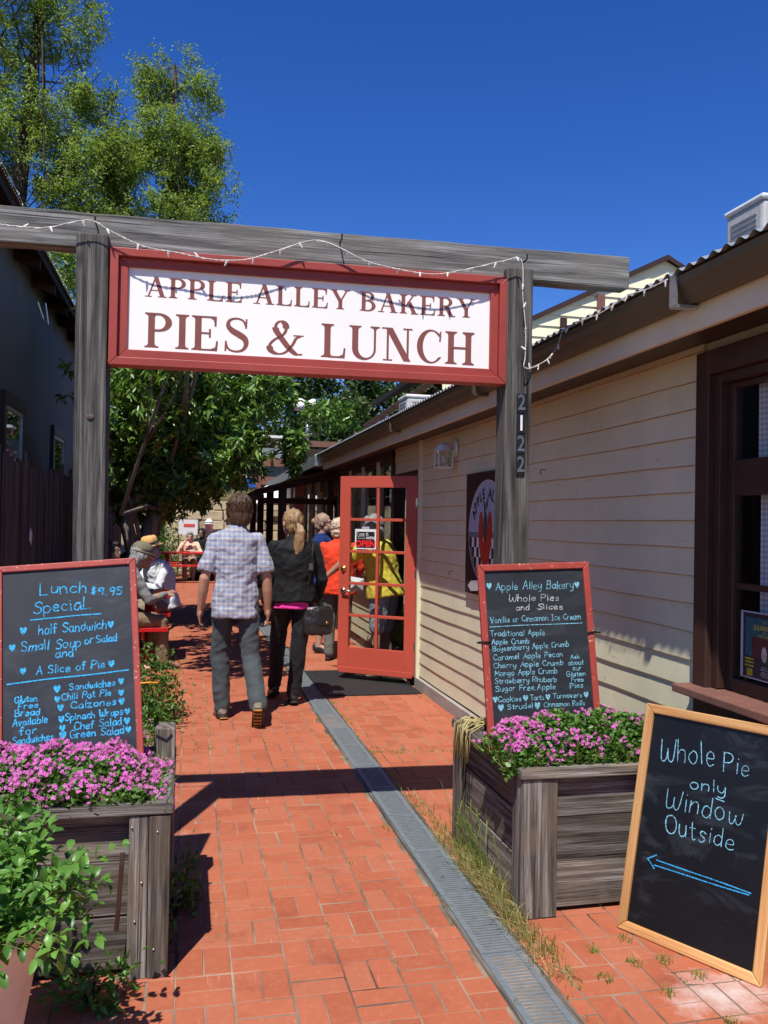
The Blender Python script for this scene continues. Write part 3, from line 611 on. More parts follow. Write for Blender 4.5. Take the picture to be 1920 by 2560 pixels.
curtain(1.9,3.10,.96,1.72,2.305,'grey gingham curtain behind the lower window panes'); curtain(1.9,3.12,1.86,2.18,2.305,'grey gingham curtain behind the upper window panes')
# ---- poster inside the window
pst=empty('poster',(2.249,2.909,.925),0,'colourful show poster in a plastic sleeve behind the window glass','poster')
pst.scale=(.8,.8,.8)
MB().box((-.004,-.09,.055),(-.0005,.29,.395)).build('sleeve',plain('clear sleeve edge',(.42,.42,.46),.3,.5),pst)
MB().box((-.0052,-.083,.062),(-.0042,.268,.388)).build('sheet',plain('dark poster sheet',(.025,.022,.035),.4,.4),pst)
def pp(y0,y1,z0,z1,col,k): MB().add([(-.0054-k*.0002,y0,z0),(-.0054-k*.0002,y1,z0),(-.0054-k*.0002,y1,z1),(-.0054-k*.0002,y0,z1)],[(3,2,1,0)]).build('poster_print',plain('print',col,.4,.3,0,.35,40),pst)
pp(-.08,.25,.17,.365,(.02,.10,.13),0); pp(.02,.20,.16,.27,(.09,.025,.03),1); pp(-.08,.12,.14,.18,(.02,.07,.02),2)
def ptext(s,size,y,z,col,bold=.0): put(txt(s,size,bold),'poster_print',plain('ink',col,.5,.3),pst,(-.0064,y,z),(R(90),0,R(-90)))
ptext('THE',.014,.1,.345,(.5,.42,.03)); ptext('JULIAN GANG',.034,.075,.318,(.5,.42,.03),.0006); ptext('AND',.014,.1,.295,(.5,.42,.03)); ptext('MELODRAMA',.022,.08,.277,(.45,.38,.05))
M['skirt']=plain('pale print',(.45,.43,.40),.5,.2,0,.4,60); 
MB().ball((-.007,.1,.19),(.0006,.022,.04),10).build('poster_print',M['skirt'],pst); MB().ball((-.0072,.045,.225),(.0006,.025,.03),10).build('poster_print',plain('blue print',(.10,.26,.36),.5,.2),pst)
for z in (.155,.138,.12): pp(.18,.25,z-.005,z+.005,(.35,.32,.03),3)
pp(.19,.235,.07,.105,(.40,.36,.03),3)
for i,z in enumerate((.125,.113,.10,.09,.08)): pp(-.03,.12+.01*(i%2),z-.0025,z+.0025,(.28,.28,.28),4)
# ---- wall lantern
lan=empty('wall_lantern',(2.2,6.9,2.2),0,'white carriage lantern mounted on the cream siding','lantern')
MB().ball((-.012,0,.02),(.022,.05,.075),16).build('back_plate',M['white'],lan,True); MB().tube([(-.03,0,.03),(-.07,0,.05),(-.10,0,.03)],.012,8).build('arm',M['white'],lan,True)
MB().loft([((-.115,0,.075),.006,.006),((-.115,0,.065),.012,.012),((-.115,0,.055),.03,.03),((-.115,0,.035),.055,.055),((-.115,0,.0),.075,.075),((-.115,0,-.008),.082,.082)],6).build('cap',M['white'],lan)
cg=MB(); 
for sx_,sy_ in ((-1,-1),(1,-1),(1,1),(-1,1)): cg.bar((-.115+sx_*.062,sy_*.062,-.008),(-.115+sx_*.058,sy_*.058,-.145),.008,.008,(1,0,0))
cg.box((-.18,-.066,-.152),(-.05,.066,-.143)); cg.build('cage',M['white'],lan)
MB().box((-.172,-.057,-.142),(-.171,.057,-.01)).box((-.059,-.057,-.142),(-.058,.057,-.01)).box((-.17,-.058,-.142),(-.06,-.057,-.01)).box((-.17,.057,-.142),(-.06,.058,-.01)).build('pane',M['glass'],lan)
MB().ball((-.115,0,-.085),(.022,.022,.04),10).build('lamp_bulb',M['bulb'],lan,True)
for y,z,nm in ((5.05,1.93,0),(6.95,1.18,1)): MB().tube([(0,0,0),(-.03,0,0),(-.035,0,-.02),(-.02,.01,-.03)],.003,6).build('wall_hook',M['black'],None,label=('small dark hook screwed into the siding right of the number post' if nm==0 else 'small dark hook in the siding left of the apple wall sign'),cat='hook').location=(2.195,y,z)
# ---- apple wall sign
ws=empty('apple_wall_sign',(2.185,6.0,1.5),0,'tall dark board with an oval apple emblem hung on the siding behind the post','sign')
MB().box((-.012,-.55,-.46),(.01,.545,.475)).build('board',M['brownZ'],ws,bevel=.003)
def disc(cy,cz,ry,rz,x,name,mat,a0=0,a1=2*PI):
    pts=ell(cy,cz,ry,rz,a0,a1,40); MB().add([(x,a,b) for a,b in pts],[tuple(range(len(pts)-1,-1,-1))]).build(name,mat,ws)
M['oval']=plain('pale blue emblem',(.36,.42,.52),.5,.3); M['ovalrim']=plain('pale rim',(.55,.5,.45),.5,.3); M['chili']=plain('red emblem paint',(.42,.02,.015),.4,.4,0,.3,30); M['stemg']=plain('emblem stem',(.05,.075,.06),.6,.2); M['hill']=plain('emblem hills',(.17,.17,.21),.6,.2)
OC=(.05,.02)
disc(OC[0],OC[1],.42,.395,-.0135,'emblem_rim',M['ovalrim']); disc(OC[0],OC[1],.41,.385,-.0142,'emblem_oval',M['oval']); disc(OC[0],OC[1],.41,.385,-.0149,'emblem_hills',M['hill'],PI*1.0,PI*2.0)
ck=[MB(),MB()]
for i in range(-8,9):
    for j in range(0,4):
        y0=OC[0]+i*.055; z0=OC[1]-.34+j*.075
        if all(((yy-OC[0])/.405)**2+((zz-OC[1])/.38)**2<1 for yy in (y0,y0+.055) for zz in (z0,z0+.075)): ck[(i+j)%2].add([(-.0156,y0,z0),(-.0156,y0+.055,z0),(-.0156,y0+.055,z0+.075),(-.0156,y0,z0+.075)],[(3,2,1,0)])
ck[0].build('emblem_checks',M['white'],ws); ck[1].build('emblem_checks',M['black'],ws)
# apple made of two red peppers
def blob2(pts,name,mat,x): q=crom(pts+[pts[0]],6); MB().add([(x,a,b) for a,b in q],[tuple(range(len(q)))]).build(name,mat,ws)
ay,az=OC[0]+.03,OC[1]-.05
blob2([(ay+.02,az-.22),(ay+.10,az-.12),(ay+.145,az+.05),(ay+.125,az+.18),(ay+.075,az+.20),(ay+.05,az+.10),(ay+.03,az-.02),(ay-.02,az+.0),(ay-.05,az+.10),(ay-.075,az+.20),(ay-.125,az+.18),(ay-.15,az+.04),(ay-.10,az-.13),(ay-.03,az-.22)],'emblem_apple',M['chili'],-.0165)
blob2([(ay+.045,az+.13),(ay+.02,az+.0),(ay-.02,az+.02),(ay-.045,az+.13),(ay-.02,az+.19),(ay+.01,az+.20)],'emblem_stem',M['stemg'],-.0172)
MB().tube([(-.017,ay,az+.18),(-.017,ay+.01,az+.24),(-.017,ay+.03,az+.28)],.007,6).build('emblem_stem',M['stemg'],ws)
blob2([(ay-.01,az+.22),(ay-.045,az+.25),(ay-.055,az+.31),(ay-.02,az+.27)],'emblem_leaf',M['stemg'],-.0176)
for k,ch in enumerate('APPLE ALLEY'):
    if ch==' ': continue
    a=PI/2+(5-k)*.215; yy=OC[0]-.315*math.cos(a); zz=OC[1]+.29*math.sin(a)
    put(txt(ch,.115,.0012,0,.9),'emblem_letter',M['black'],ws,(-.0182,yy,zz)).rotation_euler=(Matrix.Rotation(-(a-PI/2),4,'X')@Matrix.Rotation(R(-90),4,'Z')@Matrix.Rotation(R(90),4,'X')).to_euler()
bn=[(OC[0]+.40,-.40),(OC[0]+.33,-.36),(OC[0],-.33),(OC[0]-.33,-.36),(OC[0]-.40,-.40),(OC[0]-.33,-.44),(OC[0],-.41),(OC[0]+.33,-.44)]
MB().add([(-.019,a,b) for a,b in bn],[tuple(range(len(bn)-1,-1,-1))][:1]).build('emblem_banner',plain('banner',(.5,.48,.5),.5,.3),ws)
put(txt('BAKERY',.085,.001),'emblem_letter',M['black'],ws,(-.0198,OC[0]-.02,-.378),(R(90),0,R(-90)))
# ---- open red french door
dH=Vector((2.185,8.07,.095)); dF=Vector((1.526,8.56,.095)); ang=math.atan2(dF.y-dH.y,dF.x-dH.x); DW=.835; DH=1.95
door=empty('french_door',dH,ang,'open red french door with ten glass panes and an open notice','door')
# local x: hinge->free edge, local y = away from viewer side? front (viewer side) is +y after rotation check
st=.095
def D(m,name,mat,**kw): return m.build(name,mat,door,**kw)
D(MB().box((.0,-.022,0),(.115,.022,DH)),'stile',M['doorred'],bevel=.002); D(MB().box((DW-.115,-.022,0),(DW,.022,DH)),'stile',M['doorred'],bevel=.002)
D(MB().box((.1155,-.022,0),(DW-.1155,.022,.235)),'bottom_rail',M['doorred'],bevel=.002); D(MB().box((.1155,-.022,DH-.115),(DW-.1155,.022,DH)),'top_rail',M['doorred'],bevel=.002)
gx0,gx1,gz0,gz1=.1155,DW-.1155,.235,DH-.115; mid=(gx0+gx1)/2
D(MB().box((mid-.014,-.018,gz0),(mid+.014,.018,gz1)),'muntin',M['doorred'],bevel=.003)
rows=5; hgt=(gz1-gz0)/rows
for k in range(1,rows):
    for a,b in ((gx0,mid-.0145),(mid+.0145,gx1)): D(MB().box((a,-.0175,gz0+k*hgt-.014),(b,.0175,gz0+k*hgt+.014)),'muntin',M['doorred'],bevel=.003)
for k in range(rows):
    for a,b in ((gx0,mid-.0145),(mid+.0145,gx1)): D(MB().box((a,-.002,gz0+k*hgt+.0145),(b,.002,gz0+(k+1)*hgt-.0145)),'pane',M['glass'])
FS=1  # viewer-side sign of local y
D(MB().box((0.02,.022*1,-.02),(DW-.02,.03,.035)),'weather_strip',M['doorred'],bevel=.003); D(MB().box((.05,-.012,-.06),(.08,.012,0)).box((.045,-.03,-.09),(.085,.03,-.06)),'door_stop',M['black'])
def lathe_y(m,x,z,prof,s,mi=0,n=16):  # prof: (r, y)
    vs=[];fs=[]
    for r,y in prof:
        for j in range(n): t=2*PI*j/n; vs.append((x+r*math.cos(t),y*s,z+r*math.sin(t)))
    k=len(prof)
    for i in range(k-1):
        for j in range(n): fs.append((i*n+j,i*n+(j+1)%n,(i+1)*n+(j+1)%n,(i+1)*n+j))
    fs.append(tuple((k-1)*n+j for j in range(n))); return m.add(vs,fs,mi)
D(lathe_y(MB(),DW-.055,1.02,[(.031,.022),(.031,.030),(.026,.034),(.017,.037),(.015,.048),(.006,.049)],1),'deadbolt',M['brass'],smooth=True)
hd=D(lathe_y(MB(),DW-.055,.80,[(.03,.022),(.03,.03),(.02,.036),(.012,.04),(.012,.06),(.004,.062)],1),'handle',M['nickel'],smooth=True)
MB().tube([(DW-.055,.056,.80),(DW-.09,.062,.805),(DW-.13,.06,.80),(DW-.165,.055,.79)],[.011,.011,.009,.007],8).build('lever',M['nickel'],hd,True)
D(MB().box((-.01,-.02,.25),(.012,.0225,.33)).box((-.01,-.02,.95),(.012,.0225,1.03)).box((-.01,-.02,1.65),(.012,.0225,1.73)),'hinge',M['nickel'])
ns=empty('open_notice',(0,0,0),0,'white edged notice reading Come in were OPEN hung on the door glass','notice')
ns.matrix_world=Matrix.Translation(dH)@Matrix.Rotation(ang,4,'Z')@Matrix.Translation((mid+.135,.004,gz0+3*hgt+.125))
MB().box((-.115,0,-.10),(.115,.003,.10)).build('card',M['white'],ns); MB().box((-.10,.0031,-.088),(.10,.0036,.075)).build('black_panel',M['black'],ns); MB().box((-.04,.0,.10),(.04,.004,.125)).build('hanger_clip',plain('clear clip',(.4,.4,.5),.2,.5),ns)
RV=(R(90),0,R(180))
put(txt('OPEN',.085,.004),'notice_print',plain('red ink',(.75,.02,.02),.5,.3),ns,(0,.0040,-.048),RV)
MB().box((-.025,.0038,.006),(.085,.0042,.009)).build('notice_print',M['white'],ns)
put(txt("WE'RE",.034,.001),'notice_print',M['white'],ns,(-.058,.0040,.012),RV)
def stroke_ribbon(m,pts,w,z,jit=0):
    q=crom(pts,5) if len(pts)>2 else [pts[0],pts[1]]; A=[];B_=[]
    n=len(q)
    for i,p in enumerate(q):
        a=q[max(i-1,0)];b=q[min(i+1,n-1)]; tx,ty=b[0]-a[0],b[1]-a[1]; L=math.hypot(tx,ty) or 1; tx/=L;ty/=L
        ww=w*(.5+random.uniform(-jit,jit)); e=(tx*w*.4 if i==n-1 else (-tx*w*.4 if i==0 else 0),ty*w*.4 if i==n-1 else (-ty*w*.4 if i==0 else 0))
        A.append((p[0]-ty*ww+e[0],p[1]+tx*ww+e[1],z)); B_.append((p[0]+ty*ww+e[0],p[1]-tx*ww+e[1],z))
    m.add(A+B_,[(n+i,n+i+1,i+1,i) for i in range(n-1)])
# handwritten stroke alphabet: width; strokes of x,y points (x-height 4, capitals 7)
SF={
'A':(4.6,'0,0 2.2,7;2.2,7 4.4,0;.8,2.6 3.6,2.6'),'B':(4.2,'0,0 0,7;0,7 2.6,6.8 3.2,5.4 2.4,4 0,3.7;0,3.7 3,3.4 3.9,1.9 2.8,.2 0,0'),'C':(4.2,'4,5.8 2.6,7 .7,6 0,3.5 .7,1 2.6,0 4.1,1.1'),
'E':(3.6,'3.4,7 0,7;0,7 0,0;0,0 3.5,0;0,3.6 2.8,3.6'),'F':(3.5,'3.4,7 0,7;0,7 0,0;0,3.6 2.7,3.6'),'G':(4.6,'4.2,5.8 2.7,7 .8,6 0,3.4 .8,.8 2.7,0 4.3,1 4.3,3;4.4,3 2.7,3'),
'I':(2.4,'0,7 2.2,7;1.1,7 1.1,0;0,0 2.2,0'),'L':(3.8,'0,7 0,0;0,0 3.6,0'),'M':(5.4,'0,0 .5,7;.5,7 2.6,2.5;2.6,2.5 4.7,7;4.7,7 5.2,0'),'P':(4,'0,0 0,7;0,7 2.8,6.8 3.7,5.3 2.7,3.6 0,3.3'),
'R':(4.2,'0,0 0,7;0,7 2.8,6.8 3.6,5.4 2.6,3.8 0,3.5;1.5,3.6 4,0'),'S':(4,'3.7,6 2.3,7 .5,6.3 .5,4.8 2,3.8 3.6,2.6 3.4,.8 1.7,0 0,1'),'T':(4.4,'0,7 4.2,7;2.1,7 2.1,0'),'V':(4.6,'0,7 2.2,0;2.2,0 4.4,7'),
'W':(6,'0,7 .3,1.4 1.2,.1 2.4,1 2.9,4.2;2.9,4.2 3.3,.9 4.4,0 5.4,1.5 5.8,7'),'O':(4.8,'2.4,7 .6,6 0,3.5 .7,1 2.4,0 4,1 4.7,3.5 4,6 2.4,7'),'U':(4.4,'0,7 .1,2 1,.2 2.4,0 3.8,1.4 4.1,7;4.1,7 4.2,0'),
'a':(3.6,'3.1,3.4 1.8,4.1 .4,3.2 .2,1.2 1.3,0 2.6,.7 3.1,2.2;3.1,4 3.2,.7 3.7,0'),'b':(3.6,'0,7 0,0;0,2.4 1.2,4 2.8,3.5 3.2,1.8 2.2,.1 .8,.1 0,1'),'c':(3.2,'3,3.4 1.6,4 .3,2.9 .3,1.1 1.6,0 3.1,.6'),
'd':(3.6,'3,3.2 1.7,4 .4,3.2 .2,1.2 1.3,0 2.5,.6 3.1,1.8;3.1,7 3.2,0'),'e':(3.4,'.2,2.1 3,2.2 2.6,3.6 1.5,4 .4,3 .3,1.1 1.5,0 3.1,.6'),'f':(2.8,'2.8,6.3 2,7 1.1,6.3 1,4 1,0;0,4 2.4,4'),
'g':(3.6,'3.1,3.3 1.8,4 .4,3.2 .2,1.4 1.3,.3 2.6,.9 3.1,2.2;3.1,4 3.2,-.8 2.4,-2.5 .6,-2.2'),'h':(3.4,'0,7 0,0;0,2.2 1.2,3.9 2.6,3.6 3,2 3.1,0'),'i':(1,'.5,4 .5,0;.5,5.4 .55,5.7'),'k':(3.2,'0,7 0,0;2.8,4 0,1.8;1,2.5 3,0'),
'l':(1,'.5,7 .5,0'),'m':(5.2,'0,4 0,0;0,2.4 1,3.9 2.2,3.5 2.5,0;2.5,2.4 3.5,3.9 4.7,3.5 5,0'),'n':(3.4,'0,4 0,0;0,2.2 1.2,3.9 2.6,3.6 3,2 3.1,0'),'o':(3.6,'1.7,4 .4,3.2 .1,1.8 .9,.2 2.2,0 3.3,1.4 3,3.3 1.7,4'),
'p':(3.6,'0,4 0,-2.6;0,2.6 1.2,4 2.8,3.5 3.2,1.9 2.2,.2 .8,.2 0,1.2'),'r':(2.6,'0,4 0,0;0,2.2 1,3.8 2.4,3.8'),'s':(3,'2.7,3.4 1.5,4 .5,3.3 .9,2.3 2.2,1.8 2.6,.8 1.5,0 .2,.5'),'t':(2.6,'1.2,6 1.2,.8 1.8,0 2.5,.4;0,4 2.4,4'),
'u':(3.4,'0,4 .1,1.2 1,0 2.3,.3 3,2;3,4 3.1,0'),'v':(3.2,'0,4 1.5,0;1.5,0 3,4'),'w':(4.8,'0,4 .4,.8 1.3,0 2.2,1 2.4,3;2.4,3 2.7,.8 3.6,0 4.4,1.2 4.6,4'),'y':(3.3,'0,4 .2,1.6 1.2,.6 2.4,1.2 3,3;3,4 2.8,-.6 2,-2.4 .4,-2.2'),
'z':(3.2,'0,4 2.9,4;2.9,4 0,0;0,0 3,0'),'9':(3.6,'3.1,5.6 1.7,6.8 .3,5.8 .3,4.2 1.6,3.3 3,4.4 3.1,6.2;3.1,6.2 3,2 2.5,0'),'5':(3.8,'3.4,7 .6,7;.6,7 .4,4;.4,4 1.9,4.4 3.3,3.3 3.2,1 1.7,0 .1,.7'),
'$':(3.6,'3,5.6 1.6,6.2 .5,5.2 1,4 2.4,3.4 2.9,2.2 1.7,1.2 .3,1.8;1.2,7 1.2,.4;2.1,7 2.1,.4'),'.':(1.2,'.4,.1 .7,.3'),',':(1.2,'.6,.4 .3,-.8'),' ':(2.6,''),"'":(1,'.5,7 .5,5.6'),'N':(4.6,'0,0 0,7;0,7 4.2,0;4.2,0 4.2,7'),'K':(4,'0,0 0,7;3.6,7 0,3;1.2,4.2 3.9,0'),'Y':(4.2,'0,7 2,3.6;4,7 1.4,0'),'H':(4.4,'0,0 0,7;4.2,0 4.2,7;0,3.6 4.2,3.6')}
def hand(m,s,x0,y0,x1,y1,h,z,w):
    tot=sum(SF[c][0]+1.1 for c in s)-1.1; L=math.hypot(x1-x0,y1-y0); ux,uy=(x1-x0)/L,(y1-y0)/L; sx=L/tot; sy=h/7; cx=0; kk=0
    for c in s:
        wd,st=SF[c]; jy=random.gauss(0,.25); js=random.uniform(.94,1.08); sl=random.gauss(.05,.05)
        for q in [t for t in st.split(';') if t]:
            pts=[tuple(float(v) for v in p.split(',')) for p in q.split()]
            pp_=[]
            for px,py in pts:
                px+=random.gauss(0,.09); py+=random.gauss(0,.09)
                lx=(cx+px+sl*py)*sx; ly=(py*js+jy)*sy; pp_.append((x0+ux*lx-uy*ly,y0+uy*lx+ux*ly))
            kk+=1; stroke_ribbon(m,pp_,w*random.uniform(.72,1.18),z+(kk%7)*.00006,.16)
        cx+=wd+1.1
ci=MB(); hand(ci,'Come in',-.085,.02,.03,.036,.05,.0,.0032); ci.v=[(-x,.0040,y) for x,y,z in ci.v]; ci.build('notice_print',M['white'],ns)
def heart(m,x,y,s,z):
    q=[(x,y-s*.62)]+crom([(x,y-s*.62),(x+s*.42,y-s*.05),(x+s*.42,y+s*.42),(x+s*.14,y+s*.48),(x,y+s*.22)],5)[1:]+crom([(x,y+s*.22),(x-s*.14,y+s*.48),(x-s*.42,y+s*.42),(x-s*.42,y-s*.05),(x,y-s*.62)],5)[1:-1]
    m.add([(a,b,z) for a,b in q],[tuple(range(len(q)))])
def chalkboard(name,O,U,V,W,H,f,mats,label,lines,hearts,rules,col,wd,hs_,white=(),th=.022,slate='slate',rw=None,letters=False):
    b=empty(name,O,0,label,'chalkboard'); frame(b,O,U,V)
    mx,my=mats
    mm=Matrix.Translation((W/2,H/2,0))@Matrix.Rotation(R(-90),4,'X')@Matrix.Rotation(R(180),4,'Z')
    # frame rails built in xz then turned so +z of board is front
    for poly,mt in (([(0,0),(W,0),(W-f,f),(f,f)],mx),([(f,H-f),(W-f,H-f),(W,H),(0,H)],mx),([(0,0),(f,f),(f,H-f),(0,H)],my),([(W-f,f),(W,0),(W,H),(W-f,H-f)],my)):
        n=4; m=MB(); vs=[(x,y,-th*.5) for x,y in poly]+[(x,y,th*.5) for x,y in poly]; m.add(vs,[(3,2,1,0),(4,5,6,7)]+[(i,(i+1)%4,4+(i+1)%4,4+i) for i in range(4)]); m.build('frame_rail',mt,b,bevel=.004)
    MB().box((f-.004,f-.004,-th*.42),(W-f+.004,H-f+.004,.001)).build('slate',M[slate],b)
    if letters:
        for (s_,a0,b0,a1,b1,h0) in lines:
            tt=sum(SF[c][0]+1.1 for c in s_)-1.1; c0=0
            for ch in s_:
                t0=c0/tt; t1=(c0+SF[ch][0])/tt; m=MB(); hand(m,ch,a0+(a1-a0)*t0,b0+(b1-b0)*t0,a0+(a1-a0)*t1,b0+(b1-b0)*t1,h0,.0016,wd); m.build('chalk_letter',M[col],b); c0+=SF[ch][0]+1.1
    for (s_,a0,b0,a1,b1,h0) in ([] if letters else lines):
        tt=sum(SF[c][0]+1.1 for c in s_)-1.1; c0=0
        for wd_ in s_.split(' '):
            ww=sum(SF[c][0]+1.1 for c in wd_)-1.1; t0=c0/tt; t1=(c0+ww)/tt; m=MB(); hand(m,wd_,a0+(a1-a0)*t0,b0+(b1-b0)*t0,a0+(a1-a0)*t1,b0+(b1-b0)*t1,h0,.0016,wd); m.build('chalk_word',M['cwhite' if s_ in white else col],b); c0+=ww+1.1+SF[' '][0]+1.1
    for k,(x,y) in enumerate(hearts): m=MB(); heart(m,x,y,hs_*random.uniform(.85,1.1),.00155); m.build('chalk_heart',M[col],b)
    for k,(a,c,d,e) in enumerate(rules): m=MB(); stroke_ribbon(m,[(a,c),((a*2+d)/3,(c*2+e)/3+random.gauss(0,.001)),((a+2*d)/3,(c+2*e)/3+random.gauss(0,.001)),(d,e)],(rw or wd)*1.15,.0022+k*.00007,.05); m.build('chalk_rule',M['cbright' if letters and k<4 else col],b)
    return b
LB=( [('Lunch', 0.2407, 0.8049, 0.4143, 0.8034, 0.0468), ('$9.95', 0.4316, 0.7882, 0.5504, 0.7824, 0.0315), ('SpeciaL', 0.2147, 0.7316, 0.4303, 0.7362, 0.0462), ('half Sandwich', 0.2332, 0.6468, 0.4866, 0.6487, 0.0365), ('Small Soup', 0.1694, 0.587, 0.3887, 0.5858, 0.036), ('or', 0.4022, 0.5949, 0.4371, 0.5953, 0.0317), ('Salad', 0.447, 0.5956, 0.5249, 0.5958, 0.0275), ('and', 0.2934, 0.5512, 0.3608, 0.5502, 0.0313), ('A Slice of Pie', 0.222, 0.4919, 0.4761, 0.4968, 0.0297), ('Sandwiches', 0.3433, 0.4205, 0.5131, 0.4209, 0.0248), ('Chili Pot Pie', 0.3144, 0.3858, 0.4946, 0.3858, 0.0246), ('Calzones', 0.3476, 0.3495, 0.513, 0.3483, 0.0263), ('Spinach Wraps', 0.3254, 0.3071, 0.5381, 0.3073, 0.0261), ('Chef Salad', 0.3583, 0.2687, 0.5321, 0.2697, 0.0277), ('Green Salad', 0.3414, 0.2401, 0.5396, 0.2368, 0.0276), ('Gluten', 0.1435, 0.3945, 0.2238, 0.3919, 0.0232), ('Free', 0.1572, 0.3688, 0.228, 0.3681, 0.0208), ('Bread', 0.145, 0.3424, 0.2332, 0.3403, 0.023), ('Available', 0.1361, 0.3067, 0.2606, 0.3085, 0.0257), ('for', 0.1611, 0.2709, 0.2215, 0.2726, 0.0285), ('Sandwiches', 0.1375, 0.2395, 0.2802, 0.2431, 0.0255)] , [(0.1767, 0.6677), (0.5036, 0.6645), (0.1359, 0.6051), (0.1746, 0.512), (0.5009, 0.5083), (0.2971, 0.4311), (0.5352, 0.4373), (0.2976, 0.3917), (0.5336, 0.3925), (0.3089, 0.3583), (0.5342, 0.3591), (0.3109, 0.3145), (0.5547, 0.3184), (0.3142, 0.2806), (0.5516, 0.2823), (0.3154, 0.2534), (0.5556, 0.2496)] , [(0.2042, 0.7073, 0.466, 0.7101), (0.1178, 0.4659, 0.5641, 0.4779)] )
RB=( [('Apple Alley Bakery', 0.0806, 0.6658, 0.4524, 0.6622, 0.0341), ('Whole Pies', 0.1388, 0.6126, 0.376, 0.6101, 0.0287), ('and', 0.1694, 0.5729, 0.2318, 0.5722, 0.025), ('Slices', 0.2706, 0.5734, 0.3924, 0.5713, 0.0234), ('Vanilla or Cinnamon Ice Cream', 0.0452, 0.5228, 0.4752, 0.5225, 0.0248), ('Traditional Apple', 0.0412, 0.4646, 0.2965, 0.4582, 0.0246), ('Apple Crumb', 0.0453, 0.4283, 0.2208, 0.426, 0.0228), ('Boysenberry Apple Crumb', 0.048, 0.3992, 0.4079, 0.4036, 0.0219), ('Caramel Apple Pecan', 0.0482, 0.3606, 0.375, 0.3605, 0.0236), ('Cherry Apple Crumb', 0.0468, 0.3266, 0.3749, 0.323, 0.0226), ('Mango Apple Crumb', 0.0501, 0.2924, 0.343, 0.2892, 0.0234), ('Strawberry Rhubarb', 0.0496, 0.2594, 0.3381, 0.2532, 0.0225), ('Sugar Free,Apple', 0.0492, 0.2264, 0.3297, 0.2202, 0.0233), ('Ask', 0.41, 0.3471, 0.4551, 0.3465, 0.0178), ('about', 0.3981, 0.3209, 0.4727, 0.3223, 0.0213), ('our', 0.4185, 0.2966, 0.4606, 0.2961, 0.0213), ('Gluten', 0.3861, 0.2709, 0.478, 0.2702, 0.0212), ('Free', 0.4075, 0.2466, 0.466, 0.245, 0.0194), ('Pies', 0.3993, 0.2187, 0.4608, 0.2195, 0.022), ('Cookies', 0.059, 0.1791, 0.1641, 0.1786, 0.0224), ('Tarts', 0.2077, 0.1785, 0.2706, 0.1781, 0.0208), ('Turnovers', 0.313, 0.1807, 0.4524, 0.1783, 0.021), ('Strudel', 0.0978, 0.1464, 0.2167, 0.1466, 0.0207), ('Cinnamon Rolls', 0.268, 0.1459, 0.4639, 0.1423, 0.0209)] , [(0.0497, 0.6857), (0.4706, 0.6781), (0.0431, 0.1922), (0.1858, 0.1903), (0.2905, 0.1883), (0.4728, 0.1877), (0.0686, 0.156), (0.2381, 0.1539)] , [(0.044, 0.5051, 0.4805, 0.5041)] )
BB=( [('Whole', 0.0884, 0.6645, 0.3118, 0.6922, 0.0853), ('Pie', 0.3496, 0.678, 0.4461, 0.6836, 0.0695), ('only', 0.2261, 0.5913, 0.3674, 0.599, 0.0446), ('Window', 0.1327, 0.493, 0.4404, 0.5076, 0.0751), ('Outside', 0.1461, 0.4004, 0.4212, 0.4148, 0.0665)] , [] , [(0.127, 0.2921, 0.5, 0.2876), (0.1196, 0.2709, 0.4936, 0.2799), (0.0881, 0.2868, 0.1243, 0.3104), (0.0881, 0.2868, 0.1214, 0.2586), (0.3321, 0.577, 0.3644, 0.5724)] )
def bbasis(a,L):
    U=Vector((math.cos(a),0,math.sin(a))); V0=Vector((-math.sin(a),0,math.cos(a))); return U,V0*math.cos(L)+Vector((0,1,0))*math.sin(L)
U,V=bbasis(R(4.5),R(15.9)); OL=Vector((-.741,3.405,.473))+U*.075; sh=.075
chalkboard('chalkboard',OL,U,V,.535,.93,.026,(M['redframe'],M['redframe']),'red framed chalkboard announcing the lunch special in blue, in the left planter',[(l[0],l[1]-sh,l[2],l[3]-sh,l[4],l[5]) for l in LB[0]],[(x-sh,y) for x,y in LB[1]],[(a-sh,b,c-sh,d) for a,b,c,d in LB[2]],'cblue',.0042,.026)
U,V=bbasis(R(2),R(8)); OR_=Vector((1.789,3.62,1.414))-U*.533-V*.78
crb=chalkboard('chalkboard',OR_-V*.02,U,V,.533,.80,.03,(M['redframe'],M['redframe']),'red framed chalkboard listing whole pies and slices, standing in the right planter',[(l[0],l[1]+.012 if l[1]<.04 else l[1],l[2]+.02,l[3],l[4]+.02,l[5]) for l in RB[0]],[(max(x,.045),y+.02) for x,y in RB[1]],[(.042,b+.02,c,d+.02) for a,b,c,d in RB[2]],'cpale',.0029,.026,('Whole Pies','and','Slices'))
chalkboard('chalkboard',(1.687,3.104,.0),(.476,-.879,0),(.194,.105,.975),.574,.8776,.036,(M['oakx'],M['oak']),'light oak framed chalkboard with an arrow, leaning on the bricks at the right',BB[0],[],BB[2],'cpale',.0036,.026,slate='slate2',th=.026,letters=True)
for x,y,nm in ((-.012,.47,'dark twine loop around the left rail of the pie chalkboard'),(.545,.49,'dark twine knot on the right rail of the pie chalkboard')):
    pass
MB().tube([(-.018,.46,.0),(.0,.463,.016),(.035,.458,.016),(.036,.456,-.014),(-.006,.457,-.016),(-.02,.46,-.002)],.004,6).build('twine_loop',M['black'],crb,True); MB().tube([(.50,.48,.015),(.53,.483,.016),(.548,.48,.0),(.57,.478,-.01)],.004,6).build('twine_loop',M['black'],crb,True)
MB().tube([(-.165,3.49,.93),(-.13,3.475,.935),(-.10,3.49,.93)],.004,6).build('twist_tie',plain('orange tie',(.7,.25,.02),.5,.3),None,label='short orange tie on the right rail of the lunch chalkboard',cat='tie')
